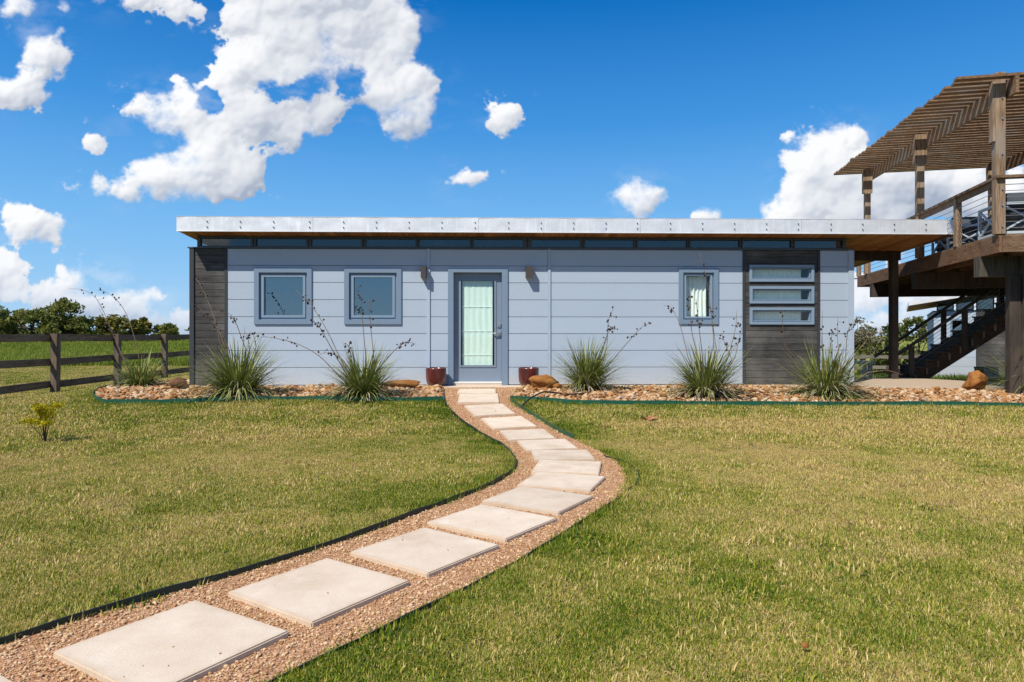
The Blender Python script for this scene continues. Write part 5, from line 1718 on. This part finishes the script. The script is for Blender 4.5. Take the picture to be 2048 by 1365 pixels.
def dryness(x, y):
    d = 0.56 + .09 * ss(-.5, 2.5, x) + 0.42 * (fbm(x * .55 + 30, y * .55 + 50, 3, 5) - .47) + 0.85 * (fbm(x * 1.7, y * 1.7 + 7, 5, 25, .65) - .5)
    dl = np.minimum.reduce([dist_line(x, y, l) for l in (PATH_L, PATH_R)])
    d -= 0.30 * np.exp(-(dl / 0.55) ** 1.3)
    db = np.minimum.reduce([dist_line(x, y, l) for l in (BED_L, BED_R)])
    d -= 0.24 * np.exp(-db / 0.45)
    for cx_, cy_, ax, ay, s in ((3.7, -4.2, 1.4, .26, 1.1), (5.2, -4.5, 1.0, .34, 1.2), (2.7, -3.95, .8, .22, .8), (6.6, -4.7, .8, .25, .7), (-2.3, -4.6, 1.0, .35, .3), (2.4, -5.6, 1.2, .4, .25), (2.2, -5.2, 1.4, .6, .14), (-4.3, -6.5, 2, .8, .12), (5, -8, 3, 2, .10), (-3.2, -9.5, 1.2, .8, .1)):
        d += s * np.exp(-((x - cx_) / ax) ** 2 - ((y - cy_) / ay) ** 2)
    return np.clip(d + 0.04, 0.0, 1.0)


def cone(n, d0, d1, half=1.02):
    """evenly spread points in the wedge of lawn before the camera"""
    r_ = np.sqrt(rng.random(n) * (d1 * d1 - d0 * d0) + d0 * d0)
    t = (rng.random(n) * 2 - 1) * half
    return r_ * np.sin(t + R(1.5)), -12.88 + r_ * np.cos(t + R(1.5))


X, Y = [], []; S = []
for n, a, b, s0, s1 in ((9000, 1.3, 4.2, .8, 1.1), (17000, 4.2, 8.5, .9, 1.25)):
    x, y = cone(n, a, b); X.append(x); Y.append(y); S.append(s0 + (s1 - s0) * rng.random(n))
x = np.concatenate(X); y = np.concatenate(Y); s = np.concatenate(S)
k = free(x, y, 0.045); x, y, s = x[k], y[k], s[k]
dr = np.clip(dryness(x, y) + rng.normal(size=len(x)) * .17, 0, 1)
scatter('lawn_grass', np.stack([x, y, gz(x, y)], 1), rng.random(len(x)) * 6.283, s * (1.05 - .35 * dr) * (0.8 + .5 * rng.random(len(x))), dr, tuf)
xa, ya = cone(15000, 8.4, 14.0, 0.95); xb, yb = cone(22000, 14.0, 31.0, 0.80)
x = np.concatenate([xa, xb]); y = np.concatenate([ya, yb])
x2 = rng.random(3500) * 34 - 17; y2 = -15 + rng.random(3500) * 9          # round and behind the camera
x = np.concatenate([x, x2]); y = np.concatenate([y, y2])
k = free(x, y, 0.06); x, y = x[k], y[k]
scatter('lawn_grass_far', np.stack([x, y, gz(x, y)], 1), rng.random(len(x)) * 6.283, 0.65 + .55 * rng.random(len(x)), np.clip(dryness(x, y) + rng.normal(size=len(x)) * .20, 0, 1), tufF)
x = np.concatenate([-9.0 - rng.random(11000) ** 1.2 * 38, 6 + rng.random(3500) * 26]); y = np.concatenate([13.5 + rng.random(11000) ** 1.5 * 58, 7 + rng.random(3500) * 20])
k = ~((x > 14.6) & (x < 21) & (y > 9.5) & (y < 17)); x, y = x[k], y[k]
scatter('field_grass', np.stack([x, y, gz(x, y)], 1), rng.random(len(x)) * 6.283, 0.7 + .8 * rng.random(len(x)), np.clip(0.15 + .6 * (fbm(x * .12, y * .3, 3, 45) - .35), 0, 1), fld)
# longer blades hanging over the edgings
lx, ly = [], []
for l in LINES + [smooth_line([(1.22, -6.2), (1.40, -6.6), (1.36, -7.0), (1.2, -7.4)])]:
    L = len(l); n = L * 5; t = rng.random(n) * (L - 1); i = t.astype(int); f = (t - i)[:, None]
    p = l[i] * (1 - f) + l[i + 1] * f + rng.normal(size=(n, 2)) * .05
    lx.append(p[:, 0]); ly.append(p[:, 1])
lx = np.concatenate(lx); ly = np.concatenate(ly)
k = free(lx, ly, 0.015) & (ly < 0.5)
lx, ly = lx[k], ly[k]
edg = [grass_tuft('edge_tuft', 26, 0.05, 0.03, 0.065, 0.0018, M_GRASS, 660 + i, 0.5) for i in range(4)]
scatter('edge_grass', np.stack([lx, ly, gz(lx, ly)], 1), rng.random(len(lx)) * 6.283, 0.8 + .5 * rng.random(len(lx)), np.clip(dryness(lx, ly) - .12, 0, 1), edg)

# gravel on the path
peb = []
for i in range(6):
    me = rock_mesh('pebble', M_PEBBLE, 1, .7 + .3 * rng.random(), .6 + .25 * rng.random(), 700 + i, 1, 0.2)
    me.polygons.foreach_set('use_smooth', [False] * len(me.polygons))
    peb.append(bpy.data.objects.new('pebble', me))
px_, py_ = [], []
for n, lo, hi in ((95000, -11.6, -8.2), (52000, -8.2, -5.2), (26000, -5.2, -0.45)):
    mn = np.array([-3.0, lo]); mx = np.array([1.35, hi])
    Q = rng.random((n, 2)) * (mx - mn) + mn
    Q = Q[in_poly(Q[:, 0], Q[:, 1], PATH_POLY)]
    px_.append(Q[:, 0]); py_.append(Q[:, 1])
x = np.concatenate(px_); y = np.concatenate(py_)
inside = np.zeros(len(x), bool)
for (sx, sy, a, w, d) in SLABS:
    ca, sa = math.cos(R(a)), math.sin(R(a)); u = (x - sx) * ca + (y - sy) * sa; v = -(x - sx) * sa + (y - sy) * ca
    inside |= (np.abs(u) < w / 2 - .004) & (np.abs(v) < d / 2 - .004)
keep = ~inside | (rng.random(len(x)) < 0.0022)
x, y, on = x[keep], y[keep], inside[keep]
sz = np.clip(rng.lognormal(-5.38, .45, len(x)), .0022, .015) * np.where(y > -5.2, 1.5, 1.0) * np.where(on, .75, 1)
scatter('path_gravel', np.stack([x, y, gz(x, y) + np.where(on, .035, .009) + sz * .25], 1), rng.random(len(x)) * 6.283, sz, rng.random(len(x)), peb)
